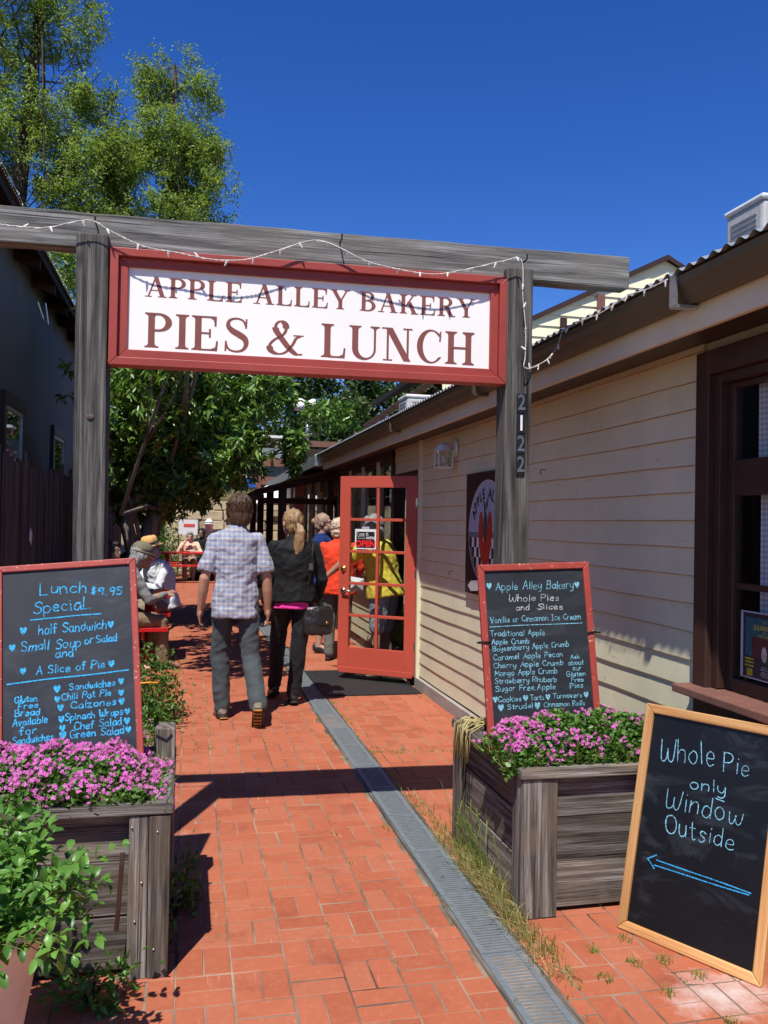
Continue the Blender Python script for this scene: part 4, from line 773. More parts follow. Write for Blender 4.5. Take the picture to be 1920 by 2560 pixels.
# ================================================================ PLANTERS
def planter(name,x0,y0,x1,y1,h,label,posts,rimw=.055,rearpost=None):
    cx,cy=(x0+x1)/2,(y0+y1)/2; P=empty(name,(cx,cy,0),0,label,'planter')
    def L(m): m.v=[(a-cx,b-cy,c) for a,b,c in m.v]; return m
    zs=[(.02,.20),(.205,.385),(.39,h-.045)]
    for z0,z1 in zs:
        j=lambda:random.gauss(0,.003)
        L(MB().box((x0+.02,y0+.03+j(),z0),(x1-.02,y0+.065,z1+j()))).build('plank',M['plankX'],P,bevel=.003); L(MB().box((x0+.02,y1-.065,z0),(x1-.02,y1-.03,z1))).build('plank',M['plankX'],P,bevel=.003)
        L(MB().box((x0+.03+j(),y0+.066,z0),(x0+.065,y1-.066,z1+j()))).build('plank',M['plankY'],P,bevel=.003); L(MB().box((x1-.065,y0+.066,z0),(x1-.03+j(),y1-.066,z1))).build('plank',M['plankY'],P,bevel=.003)
    for a,b,w,d,top in posts: L(MB().box((a,b,0),(a+w,b+d,top),jit=.0015)).build('corner_post',M['plankZ'],P,bevel=.004)
    r=.045
    for poly,mt in (([(x0-.02,y0-.02),(x1+.02,y0-.02),(x1+.02-rimw*1.6,y0-.02+rimw*1.6),(x0-.02+rimw*1.6,y0-.02+rimw*1.6)],'plankX'),([(x0-.02+rimw*1.6,y1+.02-rimw*1.6),(x1+.02-rimw*1.6,y1+.02-rimw*1.6),(x1+.02,y1+.02),(x0-.02,y1+.02)],'plankX'),
        ([(x0-.02,y0-.02),(x0-.02+rimw*1.6,y0-.02+rimw*1.6),(x0-.02+rimw*1.6,y1+.02-rimw*1.6),(x0-.02,y1+.02)],'plankY'),([(x1+.02-rimw*1.6,y0-.02+rimw*1.6),(x1+.02,y0-.02),(x1+.02,y1+.02),(x1+.02-rimw*1.6,y1+.02-rimw*1.6)],'plankY')):
        q=[(a-cx,b-cy) for a,b in poly]; mx=sum(a for a,_ in q)/4; my=sum(b for _,b in q)/4; q=[(mx+(a-mx)*.998,my+(b-my)*.998) for a,b in q]
        MB().add([(a,b,h-.042) for a,b in q]+[(a,b,h+random.gauss(0,.001)) for a,b in q],[(3,2,1,0),(4,5,6,7)]+[(i,(i+1)%4,4+(i+1)%4,4+i) for i in range(4)]).build('rim_board',M[mt],P,bevel=.005)
    L(MB().box((x0+.066,y0+.066,.3),(x1-.066,y1-.066,h-.06))).build('soil',M['soil'],P); return P
plR=planter('wooden_planter',1.335,3.235,2.12,4.12,.60,'weathered square timber planter full of pink flowers beside the right post',[(1.325,3.225,.085,.035,.555),(1.4105,3.226,.07,.034,.555),(1.326,3.261,.034,.07,.555),(2.07,3.226,.06,.05,.555),(1.325,4.04,.04,.09,.555),(2.07,4.03,.06,.08,.555)])
plL=planter('wooden_planter',-1.35,3.07,-.045,3.80,.60,'weathered timber planter full of pink flowers under the lunch chalkboard',[(-.105,3.055,.07,.04,.555),(-.172,3.057,.065,.038,.556),(-.075,3.096,.04,.06,.555),(-1.36,3.06,.08,.05,.555)])
MB().box((-.115,3.62,0),(-.028,3.72,.72),jit=.003).build('stake_post',M['plankZ'],None,bevel=.006,label='short grey timber post standing at the rear corner of the left planter',cat='post')
MB().tube([(-.19,3.045,.44),(-.192,3.035,.40),(-.20,3.03,.25),(-.205,3.035,.18)],.008,6,flat=.3).build('strap',M['brownp'],None,label='thin dark strap hanging on the front of the left planter',cat='strap')
for x,z in ((-.155,.52),(-.07,.50),(-.12,.33),(-.075,.10),(-.14,.2)): MB().ball((x+.69,3.052-3.435,z),(.004,.003,.004),8).build('screw',M['steel'],plL,True)
# ================================================================ VEGETATION
def unit(a): return a/np.maximum(np.linalg.norm(a,axis=-1,keepdims=True),1e-9)
def leaves(P,D,N,L,W,fold=.25,droop=.0):
    """P base, D direction, N up-normal, L length, W width -> 6-vertex leaves (4 tris)"""
    D=unit(D); S=unit(np.cross(D,N)); N=np.cross(S,D); L=np.broadcast_to(np.asarray(L,float),(len(P),))[:,None]; W=np.broadcast_to(np.asarray(W,float),(len(P),))[:,None]
    a=P; m=P+D*L*.5; t=P+D*L-N*L*droop; l=P+D*L*.45+S*W*.5+N*W*fold; r=P+D*L*.45-S*W*.5+N*W*fold
    n=len(P); V=np.stack([a,l,t,r],1).reshape(-1,3); i=np.arange(n)*4; F=np.concatenate([np.stack([i,i+2,i+1],1),np.stack([i,i+3,i+2],1)]); return V,F
def rdir(n,up=0.): 
    v=RNG.normal(size=(n,3)); v[:,2]+=up; return unit(v)
def cat(parts):
    V=[];F=[];o=0
    for v,f in parts: V.append(v);F.append(f+o);o+=len(v)
    return np.concatenate(V),np.concatenate(F)
def flowers(P,N,r):
    """5-petal flowers"""
    n=len(P); A=unit(np.cross(N,RNG.normal(size=(n,3)))); Bv=np.cross(N,A); V=[];F=[]; r=np.broadcast_to(np.asarray(r,float),(n,))[:,None]
    out=[]
    for k in range(5):
        t=k*2*math.pi/5; d=A*math.cos(t)+Bv*math.sin(t); s=np.cross(N,d)
        c=P; l=P+d*r*.62+s*r*.33+N*r*.12; tp=P+d*r*1.0+N*r*.05; rr=P+d*r*.62-s*r*.33+N*r*.12
        V=np.stack([c,rr,tp,l],1).reshape(-1,3); i=np.arange(n)*4; out.append((V,np.stack([i,i+1,i+2,i+3],1)))
    return cat(out)
def flowerbed(name,x0,y0,x1,y1,z,hfun,nleaf,nfl,label,over,seed,fprob=None):
    rng=np.random.default_rng(seed); root=empty(name,((x0+x1)/2,(y0+y1)/2,z),0,label,'flowers'); o=np.array([(x0+x1)/2,(y0+y1)/2,z])
    def pts(n,top):
        u=rng.random(n);v=rng.random(n); X=x0+(x1-x0)*u; Y=y0+(y1-y0)*v; H=hfun(u,v,X,Y); q=np.stack([X,Y,z+H*(top if np.isscalar(top) else top)],1); return q,H
    P,H=pts(nleaf,rng.random(nleaf)**.5); D=rng.normal(size=(nleaf,3)); D[:,2]=np.abs(D[:,2])*.5+.1
    V,F=leaves(P-o,D,np.array([0,0,1.])+rng.normal(size=(nleaf,3))*.5,rng.uniform(.016,.034,nleaf),rng.uniform(.014,.026,nleaf),.15); link('foliage',npmesh('foliage',V,F,M['leafclover']),root)['kind']='stuff'
    # thin blades / stems
    n=nleaf//6; P,H=pts(n,.3); D=rng.normal(size=(n,3))*.5; D[:,2]=1
    V,F=leaves(P-o,D,rng.normal(size=(n,3)),rng.uniform(.05,.11,n),.004,.0,.1); link('stems',npmesh('stems',V,F,M['grass']),root)['kind']='stuff'
    # flowers in clusters
    C_=[]; 
    while len(C_)<nfl:
        u,v=rng.random(2); X=x0+(x1-x0)*u;Y=y0+(y1-y0)*v
        if fprob is not None and rng.random()>fprob(u,v): continue
        k=rng.integers(3,9)
        for _ in range(k):
            uu=u+rng.normal()*.022;vv=v+rng.normal()*.022
            if rng.random()<.8: uu=min(max(uu,-.05),1.03); vv=min(max(vv,-.06),1.0)
            X=x0+(x1-x0)*uu;Y=y0+(y1-y0)*vv; h=hfun(np.array([uu]),np.array([vv]),np.array([X]),np.array([Y]))[0]
            C_.append((X,Y,z+h+rng.uniform(-.005,.022)))
    C_=np.array(C_); N=np.array([-.1,-.55,.75])+rng.normal(size=(len(C_),3))*.45; N=unit(N)
    fm=[npmesh('flower',*flowers(np.zeros((1,3)),np.array([[0,0,1.]]),.0092),M['petal']) for _ in range(3)]
    order=np.argsort(C_[:,1]); near=order[:290]; rest=order[290:]
    for i in near:
        q=Vector(N[i]).to_track_quat('Z','Y').to_euler(); link('flower',fm[i%3],root,C_[i]-o,q,(rng.uniform(.75,1.15),)*3)
    if len(rest):
        V,F=flowers(C_[rest]-o,N[rest],rng.uniform(.007,.0105,len(rest))); link('more_flowers',npmesh('more_flowers',V,F,M['petal']),root)['kind']='stuff'
    return root
hL=lambda u,v,X,Y:.03+.13*np.clip(np.sin(np.pi*np.clip(v*.75+.12,0,1)),0,1)*(1-.15*np.abs(u-.6))*(1-.85*np.clip((u-.88)/.12,0,1))+.02*np.sin(X*31)*np.sin(Y*27)
flowerbed('flower_bed',-1.3,3.06,-.06,3.62,.55,hL,10000,3000,'mass of small pink flowers spilling over the left planter below the lunch chalkboard',0,11)
hR=lambda u,v,X,Y:.02+.20*np.clip(np.sin(np.pi*np.clip(v*.8+.1,0,1)),0,1)*np.clip(.62+.5*np.sin(np.pi*np.clip(u,0,1)),0,1)+.018*np.sin(X*29)*np.sin(Y*33)
flowerbed('flower_bed',1.285,3.25,2.08,3.62,.545,hR,12500,850,'clover greens with pink flowers in the right planter in front of the pie chalkboard',0,12,lambda u,v:1.0 if u<.34 else (.8 if (v<.22 and u<.66) else (.35 if u>.85 else .13)))
# straw bundle over the planter corner
m=MB()
for k in range(26):
    a=Vector((1.36+random.gauss(0,.03),3.93+random.gauss(0,.05),.61)); e=Vector((1.305+random.gauss(0,.008),a.y+random.gauss(0,.03),.60)); m.tube([a+Vector((.05,random.gauss(0,.03),.01)),a+Vector((0,0,.02+random.random()*.015)),e,e+Vector((random.gauss(-.008,.006),random.gauss(0,.015),-random.uniform(.05,.2)))],[.004,.004,.0035,.0015],4)
m.build('straw_tuft',M['straw'],None,True,label='dry straw coloured leaves hanging over the left rim of the right planter',cat='straw',kind=None)
# ---- clay pot with trailing plant
pot=empty('clay_pot',(-.60,2.50,0),0,'tall pale pink clay pot at the lower left corner','pot')
MB().loft([((0,0,0),.155,.155),((0,0,.02),.165,.165),((0,0,.25),.205,.205),((0,0,.44),.238,.238),((0,0,.47),.255,.255),((0,0,.505),.258,.258),((0,0,.508),.24,.24),((0,0,.46),.225,.225)],40).build('body',M['terra'],pot,True)
MB().loft([((0,0,.44),.225,.225),((0,0,.465),.22,.22)],24).build('soil',M['soil'],pot)
vin=empty('trailing_plant',(-.60,2.50,.46),0,'bushy glossy green trailing plant growing in the clay pot','plant')
lm=MB(); A=[(0,0,0),(.18,.0,.16),(.5,.0,.27),(.8,0,.19),(1,0,0)]
vs=[]; 
for (t,_,w_) in A: z=.10*math.sin(t*PI)-.12*t*t; vs+=[(t,-w_,z+w_*.35),(t,0,z),(t,w_,z+w_*.35)]
fs=[]
for i in range(4): fs+=[(i*3,i*3+3,i*3+4,i*3+1),(i*3+1,i*3+4,i*3+5,i*3+2)]
leafme=MB().add([tuple(Vector(q)*.038) for q in vs],fs).mesh('leaf',M['leafpot'],True)
rng=np.random.default_rng(5); allL=[]; stems=MB()
for k in range(330):
    a=rng.uniform(0,2*PI); rad=rng.uniform(0,.2); p=Vector((rad*math.cos(a),rad*math.sin(a),.0)); out=Vector((math.cos(a),math.sin(a),0)); L=rng.uniform(.16,.36); up=rng.uniform(.4,1.2)*(1.25-rad*1.8)
    pts=[p]; d=(out*rng.uniform(.2,.75)+Vector((rng.normal()*.3,rng.normal()*.3,up))).normalized(); nseg=8
    for s in range(nseg): d=(d+Vector((0,0,-.10))+Vector(rng.normal(size=3))*.12).normalized(); pts.append(pts[-1]+d*L/nseg)
    stems.tube(pts,[.0022-.0002*i for i in range(len(pts))],4)
    for s in range(1,len(pts)):
        t=(pts[s]-pts[s-1]).normalized(); side=t.cross(Vector((0,0,1))); side=side.normalized() if side.length>.05 else Vector((1,0,0)); ro=rng.uniform(0,PI)
        for e in (-1,1):
            dd=(side*e*math.cos(ro)+t.cross(side)*e*math.sin(ro)*.6+t*.45+Vector((0,0,.15))).normalized(); allL.append((pts[s],dd,rng.uniform(.65,1.25)))
    allL.append((pts[-1],d,rng.uniform(.5,.8)))
stems.build('stems',M['grass'],vin,True)
allL.sort(key=lambda q:(q[0].y-q[0].x*.7-q[0].z*1.2)); 
restP=[]
for k,(p,d,s) in enumerate(allL):
    up=(Vector((0,-.15,1))+Vector(rng.normal(size=3))*.35).normalized(); yv=up.cross(d).normalized(); zv=d.cross(yv)
    mt=Matrix((d,yv,zv)).transposed()
    if k<300: link('leaf',leafme,vin,p,mt.to_euler(),(s,s,s))
    else: restP.append((p,mt,s))
m=MB(); lv=[v.co.copy() for v in leafme.vertices]
for p,mt,s in restP: m.add([p+mt@(v*s) for v in lv],fs)
m.build('more_leaves',M['leafpot'],vin,True,kind='stuff')
# ---- low shrubs and weeds
def shrub(name,c,rx,ry,h,n,L,W,mat,label,seed,cat_='shrub',fl=0,stem=True):
    rng=np.random.default_rng(seed); root=empty(name,c,0,label,cat_)
    K=max(8,n//60); ct=rng.normal(size=(K,3)); ct=unit(ct)*rng.random((K,1))**.4; ct[:,2]=np.abs(ct[:,2]); ct*=np.array([rx,ry,h])*.85
    idx=rng.integers(0,K,n); P=ct[idx]+rng.normal(size=(n,3))*np.array([rx,ry,h])*.17; P[:,2]=np.maximum(P[:,2],.01); D=P-np.array([0,0,h*.2])+rng.normal(size=(n,3))*.5*h; V,F=leaves(P,D,np.array([0,0,1.])+rng.normal(size=(n,3))*.5,rng.uniform(.7,1.2,n)*L,W,.2,.1)
    link('foliage',npmesh('foliage',V,F,mat),root)['kind']='stuff'
    if stem:
        m=MB()
        for k in range(min(K,24)): m.tube([(ct[k][0]*.1,ct[k][1]*.1,0),tuple(ct[k]*.55+np.array([0,0,.02])),tuple(ct[k])],[.006,.004,.002],4)
        m.build('stems',M['barkdark'],root)
    if fl:
        P=ct[rng.integers(0,K,fl)]+rng.normal(size=(fl,3))*np.array([rx,ry,h])*.2; V,F=flowers(P,unit(np.array([0,-.5,.8])+rng.normal(size=(fl,3))*.4),.013); link('flowers',npmesh('flowers',V,F,M['petal']),root)['kind']='stuff'
    return root
shrub('leafy_shrub',(-.27,6.9,0),.30,.5,.62,2600,.045,.022,M['leafshrub'],'small leafy green shrub on the left edge of the path behind the lunch chalkboard',21)
shrub('leafy_shrub',(-.34,5.75,0),.22,.35,.30,1100,.035,.016,M['leafshrub'],'low patch of greens with pink flowers between the shrub and the left planter',22,fl=160)
shrub('leafy_shrub',(-.02,3.5,0),.10,.4,.26,420,.035,.016,M['leafshrub'],'sparse weed growing in the shade against the side of the left planter',23)
shrub('leafy_shrub',(-.28,2.95,0),.16,.10,.16,220,.04,.018,M['leafpot'],'trailing greens on the bricks between the clay pot and the left planter',24)
def tuft(m,x,y,n,h,spread,z=0,lean=(0,0)):
    for _ in range(n):
        a=random.uniform(0,2*PI); r=random.random()**.5*spread; b=Vector((x+r*math.cos(a),y+r*math.sin(a),z)); hh=h*random.uniform(.4,1.1); dx=Vector((random.gauss(lean[0],.4),random.gauss(lean[1],.4),0))*hh
        w=random.uniform(.0012,.0026); s=Vector((math.cos(a+1),math.sin(a+1),0))*w; mid_=b+dx*.35+Vector((0,0,hh*.6)); tip=b+dx+Vector((0,0,hh*.85))
        m.add([b-s,b+s,mid_+s*.7,mid_-s*.7,tip],[(0,1,2,3),(3,2,4)])
mg,ms=MB(),MB()
y=2.75
while y<4.9:
    d=math.exp(-((y-3.5)/.55)**2); x=1.295+random.gauss(0,.016); tuft(ms,x,y,int(26*d)+3,.05+.10*d,.055,0,(-.45,-.3)); tuft(mg,x+.015,y,int(16*d)+3,.04+.08*d,.05,0,(-.3,-.1)); y+=.03
for k in range(36):
    b=Vector((1.305+random.gauss(0,.012),random.gauss(3.75,.16),0)); h=random.uniform(.2,.32); mg.tube([b,b+Vector((-.02,-.01,h*.6)),b+Vector((random.gauss(-.05,.03),random.gauss(0,.03),h))],[.002,.0016,.004 if k%3==0 else .0006],4)
ms.build('dry_grass',M['straw'],None,label='dry straw coloured grass growing between the drain and the right planter',cat='grass',kind='stuff'); mg.build('green_grass',M['grass'],None,label='green grass stalks growing between the drain and the right planter',cat='grass',kind='stuff')
mw=MB()
for k in range(330):
    y=random.uniform(2.3,11)**1; s=random.random(); x=(1.268 if s<.6 else 1.055)+random.gauss(0,.012)
    if random.random()<(.75 if s<.6 else .35): tuft(mw,x,y,random.randint(2,9),random.uniform(.012,.035),.022)
for k in range(60):
    i=random.randint(-1,10); x=GX+i*MOD+random.gauss(0,.004); y=random.uniform(2.6,8) if random.random()<.6 else random.uniform(5.8,6.3); x=min(x,2.15)
    tuft(mw,x,y,random.randint(3,8),random.uniform(.01,.022),.02)
for k in range(70): tuft(mw,.09+random.gauss(0,.02) if k%2 else .19+random.gauss(0,.01),random.uniform(6.0,8.6),random.randint(2,6),.02,.02)
for x,y in ((1.66,3.0),(1.50,2.95),(1.60,2.83),(1.72,2.82),(1.62,2.62),(1.72,2.42),(1.45,2.75),(1.78,2.70)): tuft(mw,x,y,26,.035,.03)
for k in range(50): tuft(mw,random.uniform(1.3,2.1),5.75+random.gauss(0,.03),4,.02,.02)
mw.build('joint_weeds',M['grass'],None,label='tiny weeds sprouting from the brick joints and along the drain',cat='weeds',kind='stuff')
# ---- trees
def tree(name,base,label,trunk,crown,n,L,W,mat,bark,seed,cat_='tree',fold=.2,droop=.15,branches=26,clump=.5,flat=1.0,group=None,rosette=False,bl=1.0,wisp=0):
    """trunk: list of (point,radius) relative to base; crown: list of (centre,(rx,ry,rz),weight) ellipsoids relative to base"""
    rng=np.random.default_rng(seed); root=empty(name,base,0,label,cat_,group); tm=MB()
    tm.tube([p for p,_ in trunk],[r for _,r in trunk],10)
    wts=np.array([c[2] for c in crown],float); wts/=wts.sum(); tips=[]
    tp=[Vector(p) for p,_ in trunk]
    for k in range(branches):
        c=crown[rng.choice(len(crown),p=wts)]; d=unit(rng.normal(size=(1,3)))[0]*rng.uniform(.3,.8); e=Vector(c[0])+Vector(d*np.array(c[1])); s=tp[max(1,int(len(tp)*rng.uniform(.45,.999)))-0 if int(len(tp)*.999)<len(tp) else -1]
        q=(s+e)/2+Vector(rng.normal(size=3))*.12*(e-s).length; r0=trunk[-1][1]*rng.uniform(.35,.8)*bl; tm.tube([s,(s*2+q)/3+Vector((0,0,.05)),q,(q+e)/2+Vector(rng.normal(size=3))*.05*(e-s).length,e],[r0,r0*.8,r0*.55,r0*.35,r0*.12],6)
        for _ in range(3):
            e2=e+Vector(rng.normal(size=3)*np.array(c[1])*.3); tm.tube([q+(e-q)*.4,(q+e2)/2+(e2-q)*.1,e2],[r0*.3,r0*.2,r0*.06],5)
    tm.build('trunk',bark,root,True)
    K=max(10,int(n/clump/60)); cl=[]; ax=[]
    for _ in range(K):
        c=crown[rng.choice(len(crown),p=wts)]; d=unit(rng.normal(size=(1,3)))[0]*(rng.uniform(.35,1.0)**.55); cl.append(np.array(c[0])+d*np.array(c[1])); ax.append(np.array(c[1]))
    cl=np.array(cl); ax=np.array(ax); idx=rng.integers(0,K,n)
    if wisp:
        K=int(n/wisp); cl=[]
        while len(cl)<K:
            c=crown[rng.choice(len(crown),p=wts)]; d=unit(rng.normal(size=(1,3)))[0]*(rng.uniform(.1,1.0)**.5); q=np.array(c[0])+d*np.array(c[1])*rng.uniform(.9,1.12)
            if noise.noise(Vector(q)*.95+Vector((seed,0,0)))<-.08+.1*rng.normal(): continue
            cl.append(q)
        cl=np.array(cl); gi=np.repeat(np.arange(K),wisp); n=len(gi); dirs=unit(rng.normal(size=(K,3))+np.array([0,0,.5])); t=rng.uniform(-1,1,(n,1)); P=cl[gi]+dirs[gi]*t*.34+rng.normal(size=(n,3))*.085; D=dirs[gi]*.3+rng.normal(size=(n,3))*.8+np.array([0,0,-.2]); Nn=np.array([0,-.2,1.])+rng.normal(size=(n,3))*.5
        tw=MB()
        for k in range(0,K,3): tw.tube([cl[k]-dirs[k]*.42,cl[k]+rng.normal(size=3)*.03,cl[k]+dirs[k]*.36],[.012,.009,.003],3,caps=False)
        tw.build('twigs',bark,root,kind='stuff')
    elif rosette:
        R_=max(1,n//9); ri=rng.integers(0,K,R_); RP=cl[ri]+rng.normal(size=(R_,3))*ax[ri]*.16; RD=unit(rng.normal(size=(R_,3))+np.array([0,-.25,.35])); gi=np.repeat(np.arange(R_),9)[:n]; P=RP[gi]+RD[gi]*rng.uniform(-.03,.05,(len(gi),1)); D=unit(rng.normal(size=(len(gi),3)))+RD[gi]*.55+np.array([0,0,-.25]); Nn=RD[gi]+np.array([0,0,.6])
    else:
        P=cl[idx]+rng.normal(size=(n,3))*ax[idx]*np.array([.13,.13,.13*flat])*clump*1.4; D=rng.normal(size=(n,3))+np.array([0,0,-.1]); Nn=np.array([0,0,1.])+rng.normal(size=(n,3))*.6
    V,F=leaves(P,D,Nn,rng.uniform(.65,1.25,len(P))*L,rng.uniform(.8,1.2,len(P))*W,fold,droop); link('crown',npmesh('crown',V,F,mat),root)
    return root
# evergreen over the tables
tree('evergreen_tree',(-.75,13.2,0),'dark glossy evergreen tree with leaning grey trunk over the picnic tables',
 [((0,0,0),.19),((.04,0,.6),.16),((.12,0,1.1),.15),((.32,0,1.75),.13),((.65,-.1,2.4),.10),((.8,-.2,3.1),.07)],
 [((.35,-.6,3.3),(1.0,1.3,.75),3.2),((1.35,-.4,2.6),(.55,1.0,.5),1.3),((1.7,-.3,3.5),(.6,1.0,.40),1.2),((.35,-4.2,3.8),(.6,1.2,.24),1.1),((.5,-5.5,3.6),(.5,.8,.2),.7),((-.05,.2,2.5),(.55,1.1,.7),1.7),((.75,0,2.25),(.6,1.0,.5),1.4),((2.8,-.2,3.2),(.38,.5,.24),.4),((2.32,-.2,2.72),(.15,.3,.38),.3),((.1,.5,1.75),(.45,.6,.25),.4),((.3,0,4.2),(1.0,1.2,.6),1.6)],29000,.145,.052,M['leafever'],M['bark'],31,branches=34,clump=.5,droop=.25,rosette=True)  # two near lobes, unseen behind the sign, added to cast dappled shade on the path
m=MB().tube([(-.72,13.1,.9),(-.86,13.0,1.5),(-.70,12.95,1.95)],[.11,.10,.07],9); m.build('trunk_fork',M['bark'],bpy.data.objects['evergreen_tree']).location=(.75,-13.2,0)
tree('locust_tree',(-5.2,26,0),'tall airy yellow-green tree at the upper left edge of the sky',[((0,0,0),.35),((.1,0,5),.3),((.3,0,10),.22),((.6,0,14),.14),((.8,0,17),.07)],
 [((-.6,0,15.6),(1.9,2,2.2),3),((1.4,0,16.2),(1.2,1.6,1.5),1.6),((.5,0,12.3),(1.8,2,1.3),3),((2.1,0,11.0),(1.3,1.6,1.7),2.2),((-.3,0,9),(1.7,2,1.6),2),((1.7,0,7.6),(1.5,1.6,1.6),1.2),((-1.0,0,18.3),(1.5,1.6,1.5),1.5),((2.3,0,13.7),(.8,1.,.6),.7),((2.9,0,9.3),(1.1,1.4,1.3),1.5),((3.1,0,12.0),(.7,1.2,.9),.8)],80000,.112,.05,M['leafloc'],M['barkdark'],32,branches=46,clump=.55,wisp=46,bl=.7)
tree('locust_tree',(-.9,27,0),'airy yellow-green tree rising behind the left end of the gate beam',[((0,0,0),.28),((.1,0,5),.22),((.2,0,9),.16),((.2,0,13),.08),((.25,0,15.6),.03)],
 [((-.3,0,14.9),(.8,1,.9),.9),((.75,0,14.6),(.85,1,.7),.8),((.55,0,15.9),(.3,.4,.5),.25),((.2,0,12.8),(1.5,1.6,1.2),2.2),((-.1,0,10.6),(1.9,1.8,1.3),3),((1.4,0,11.6),(.8,1.2,1.0),1.0),((1.2,0,9.4),(1.0,1.4,1.1),1.4),((-.8,0,8.2),(1.6,1.6,1.2),1.6),((.4,0,6.6),(1.8,1.6,1.2),1.4),((-1.35,0,12.0),(.9,1.4,1.1),1.2),((-1.5,0,9.8),(1.1,1.4,1.2),1.4),((1.55,0,13.2),(.5,.8,.5),.4)],76000,.112,.05,M['leafloc'],M['barkdark'],33,branches=40,clump=.5,wisp=46,bl=.7)
tree('locust_tree',(-4.2,19,0),'leafy green tree seen between the shed eave and the left gate post',[((0,0,0),.2),((.2,0,3),.15),((.6,0,5),.1)],[((1.0,0,5.6),(1.0,1,1.1),1),((.9,0,4.2),(.9,1,1.0),1),((1.4,0,7),(.9,1,.8),.7)],12000,.12,.06,M['leafloc'],M['barkdark'],34,branches=20)
for k,(x,y,h,rx,lab) in enumerate(((12.2,58,15.5,3.6,'broad dark evergreen on the hillside right of the lamp poles'),(17.5,62,17,4.2,'tall dark evergreen on the hillside above the brown gable'),(8.2,57,14,3.4,'dark evergreen on the hillside behind the lamp poles'),(4.2,60,13.5,3.6,'dark evergreen on the hillside left of the lamp poles'),(23,66,19,4.5,'dark evergreen on the hillside at the far right'),(14.8,54,11,3.0,'shorter dark evergreen low on the hillside above the porch roof'),(10.2,52,9.5,2.6,'shortest dark evergreen in front of the hillside row'),(-1,62,13,4,'dark evergreen on the hillside hidden mostly behind the near tree'))):
    tree('hillside_tree',(x,y,0),lab,[((0,0,0),.3),((0,0,h*.5),.2),((0,0,h*.9),.05)],[((0,0,h*.3),(rx,rx,h*.22),2),((rx*.2,0,h*.55),(rx*.85,rx,h*.22),2),((-rx*.15,0,h*.8),(rx*.55,rx*.6,h*.2),1.2)],11000,.42,.2,M['leafcon'],M['barkdark'],40+k,branches=8,clump=.75,group='evergreens on the hillside')
shrub('leafy_shrub',(-.75,24.8,0),.7,.6,1.7,2600,.10,.045,M['leafshrub'],'leafy green bush below the evergreen behind the far picnic tables',50)
shrub('leafy_shrub',(.5,23.6,0),.7,.6,.9,1800,.10,.04,M['leafshrub'],'low green bush behind the grey haired diner',51)
# ================================================================ LEFT SHED AND FENCE
shed=empty('shed_building',(-2.1,12,0),0,'dark grey metal sided shed on the left with small brown framed windows','building')
def S(m,name,mat,parent=shed,**kw): m.v=[tuple(Vector(q)-Vector((-2.1,12,0))) for q in m.v]; return m.build(name,mat,parent,**kw)
n=int((24-6)/.09*4); ys=np.linspace(6,24,n+1); w_=-2.1+.006*np.cos(2*np.pi*ys/.09); V=np.concatenate([np.stack([w_,ys,np.full(n+1,z)],1) for z in (0,5.1)]); i=np.arange(n); F=np.stack([i,i+1,i+n+2,i+n+1],1); V-=np.array([-2.1,12,0]); link('wall',npmesh('wall',V,F,M['metalside'],True),shed)
S(MB().box((-6,6.02,0),(-2.11,6.1,5.1)).box((-6,23.9,0),(-2.11,24,5.1)),'end_wall',M['metalside'])
rl=S(MB().hexa([(-1.78,5.6,4.70),(-1.78,24.4,4.70),(-6,24.4,6.9),(-6,5.6,6.9),(-1.78,5.6,4.80),(-1.78,24.4,4.80),(-6,24.4,7.0),(-6,5.6,7.0)]),'roof',M['brownY'])
for y in np.arange(6.2,24,1.2): S(MB().hexa([(-2.1,y,4.68),(-1.8,y,4.57),(-1.8,y+.08,4.57),(-2.1,y+.08,4.68),(-2.1,y,4.86),(-1.8,y,4.695),(-1.8,y+.08,4.695),(-2.1,y+.08,4.86)]),'rafter_tail',M['brownX'],shed)
V,F=corrugated(5.6,24.4,-1.74,4.81,-2.6,5.26,.076,.009); V-=np.array([-2.1,12,0]); link('roof_sheet',npmesh('roof_sheet',V,F,M['corr'],True),shed)
for y0,y1 in ((10.45,11.75),(14.15,15.45)):
    wn=S(MB().box((-2.14,y0,2.88),(-2.04,y1,3.02)).box((-2.14,y0,1.5),(-2.05,y0+.13,2.88)).box((-2.14,y1-.13,1.5),(-2.05,y1,2.88)).box((-2.14,y0,1.4),(-2.04,y1,1.5)),'window',M['brownp'])
    S(MB().box((-2.085,y0+.135,1.5),(-2.055,y0+.175,2.875)).box((-2.085,y1-.175,1.5),(-2.055,y1-.135,2.875)).box((-2.085,y0+.176,2.83),(-2.055,y1-.176,2.875)),'window_frame',plain('aluminium frame',(.4,.4,.38),.4,.5,.5),wn)
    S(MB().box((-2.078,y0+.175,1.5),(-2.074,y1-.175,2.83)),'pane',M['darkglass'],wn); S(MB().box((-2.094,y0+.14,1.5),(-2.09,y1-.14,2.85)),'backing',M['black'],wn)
cable('string_lights',[(-1.73,5.6+k*.8,4.83+.01*math.sin(k*2)) for k in range(24)],'row of tiny white string lights along the shed eave',.17,True,.003)
m=MB().tube([(-2.085,9.6,4.5),(-2.08,9.75,3.8),(-2.075,9.85,3.2),(-2.07,9.7,3.0),(-2.075,9.6,3.3),(-2.08,9.65,4.0)],.006,5).build('hanging_wire',M['black'],None,True,label='thin dark wire looping down the shed wall',cat='wire')
m=MB().tube([(-1.8,10.9,4.15),(-1.75,11.0,3.98),(-1.72,11.2,3.95),(-1.75,11.15,4.2)],.012,5).build('wire_bracket',M['steel'],None,label='small pale wire bracket under the shed eave',cat='bracket')
fence=empty('board_fence',(-1.5,11,0),0,'tall dark weathered board fence on the left of the alley','fence')
y=6.0; k=0
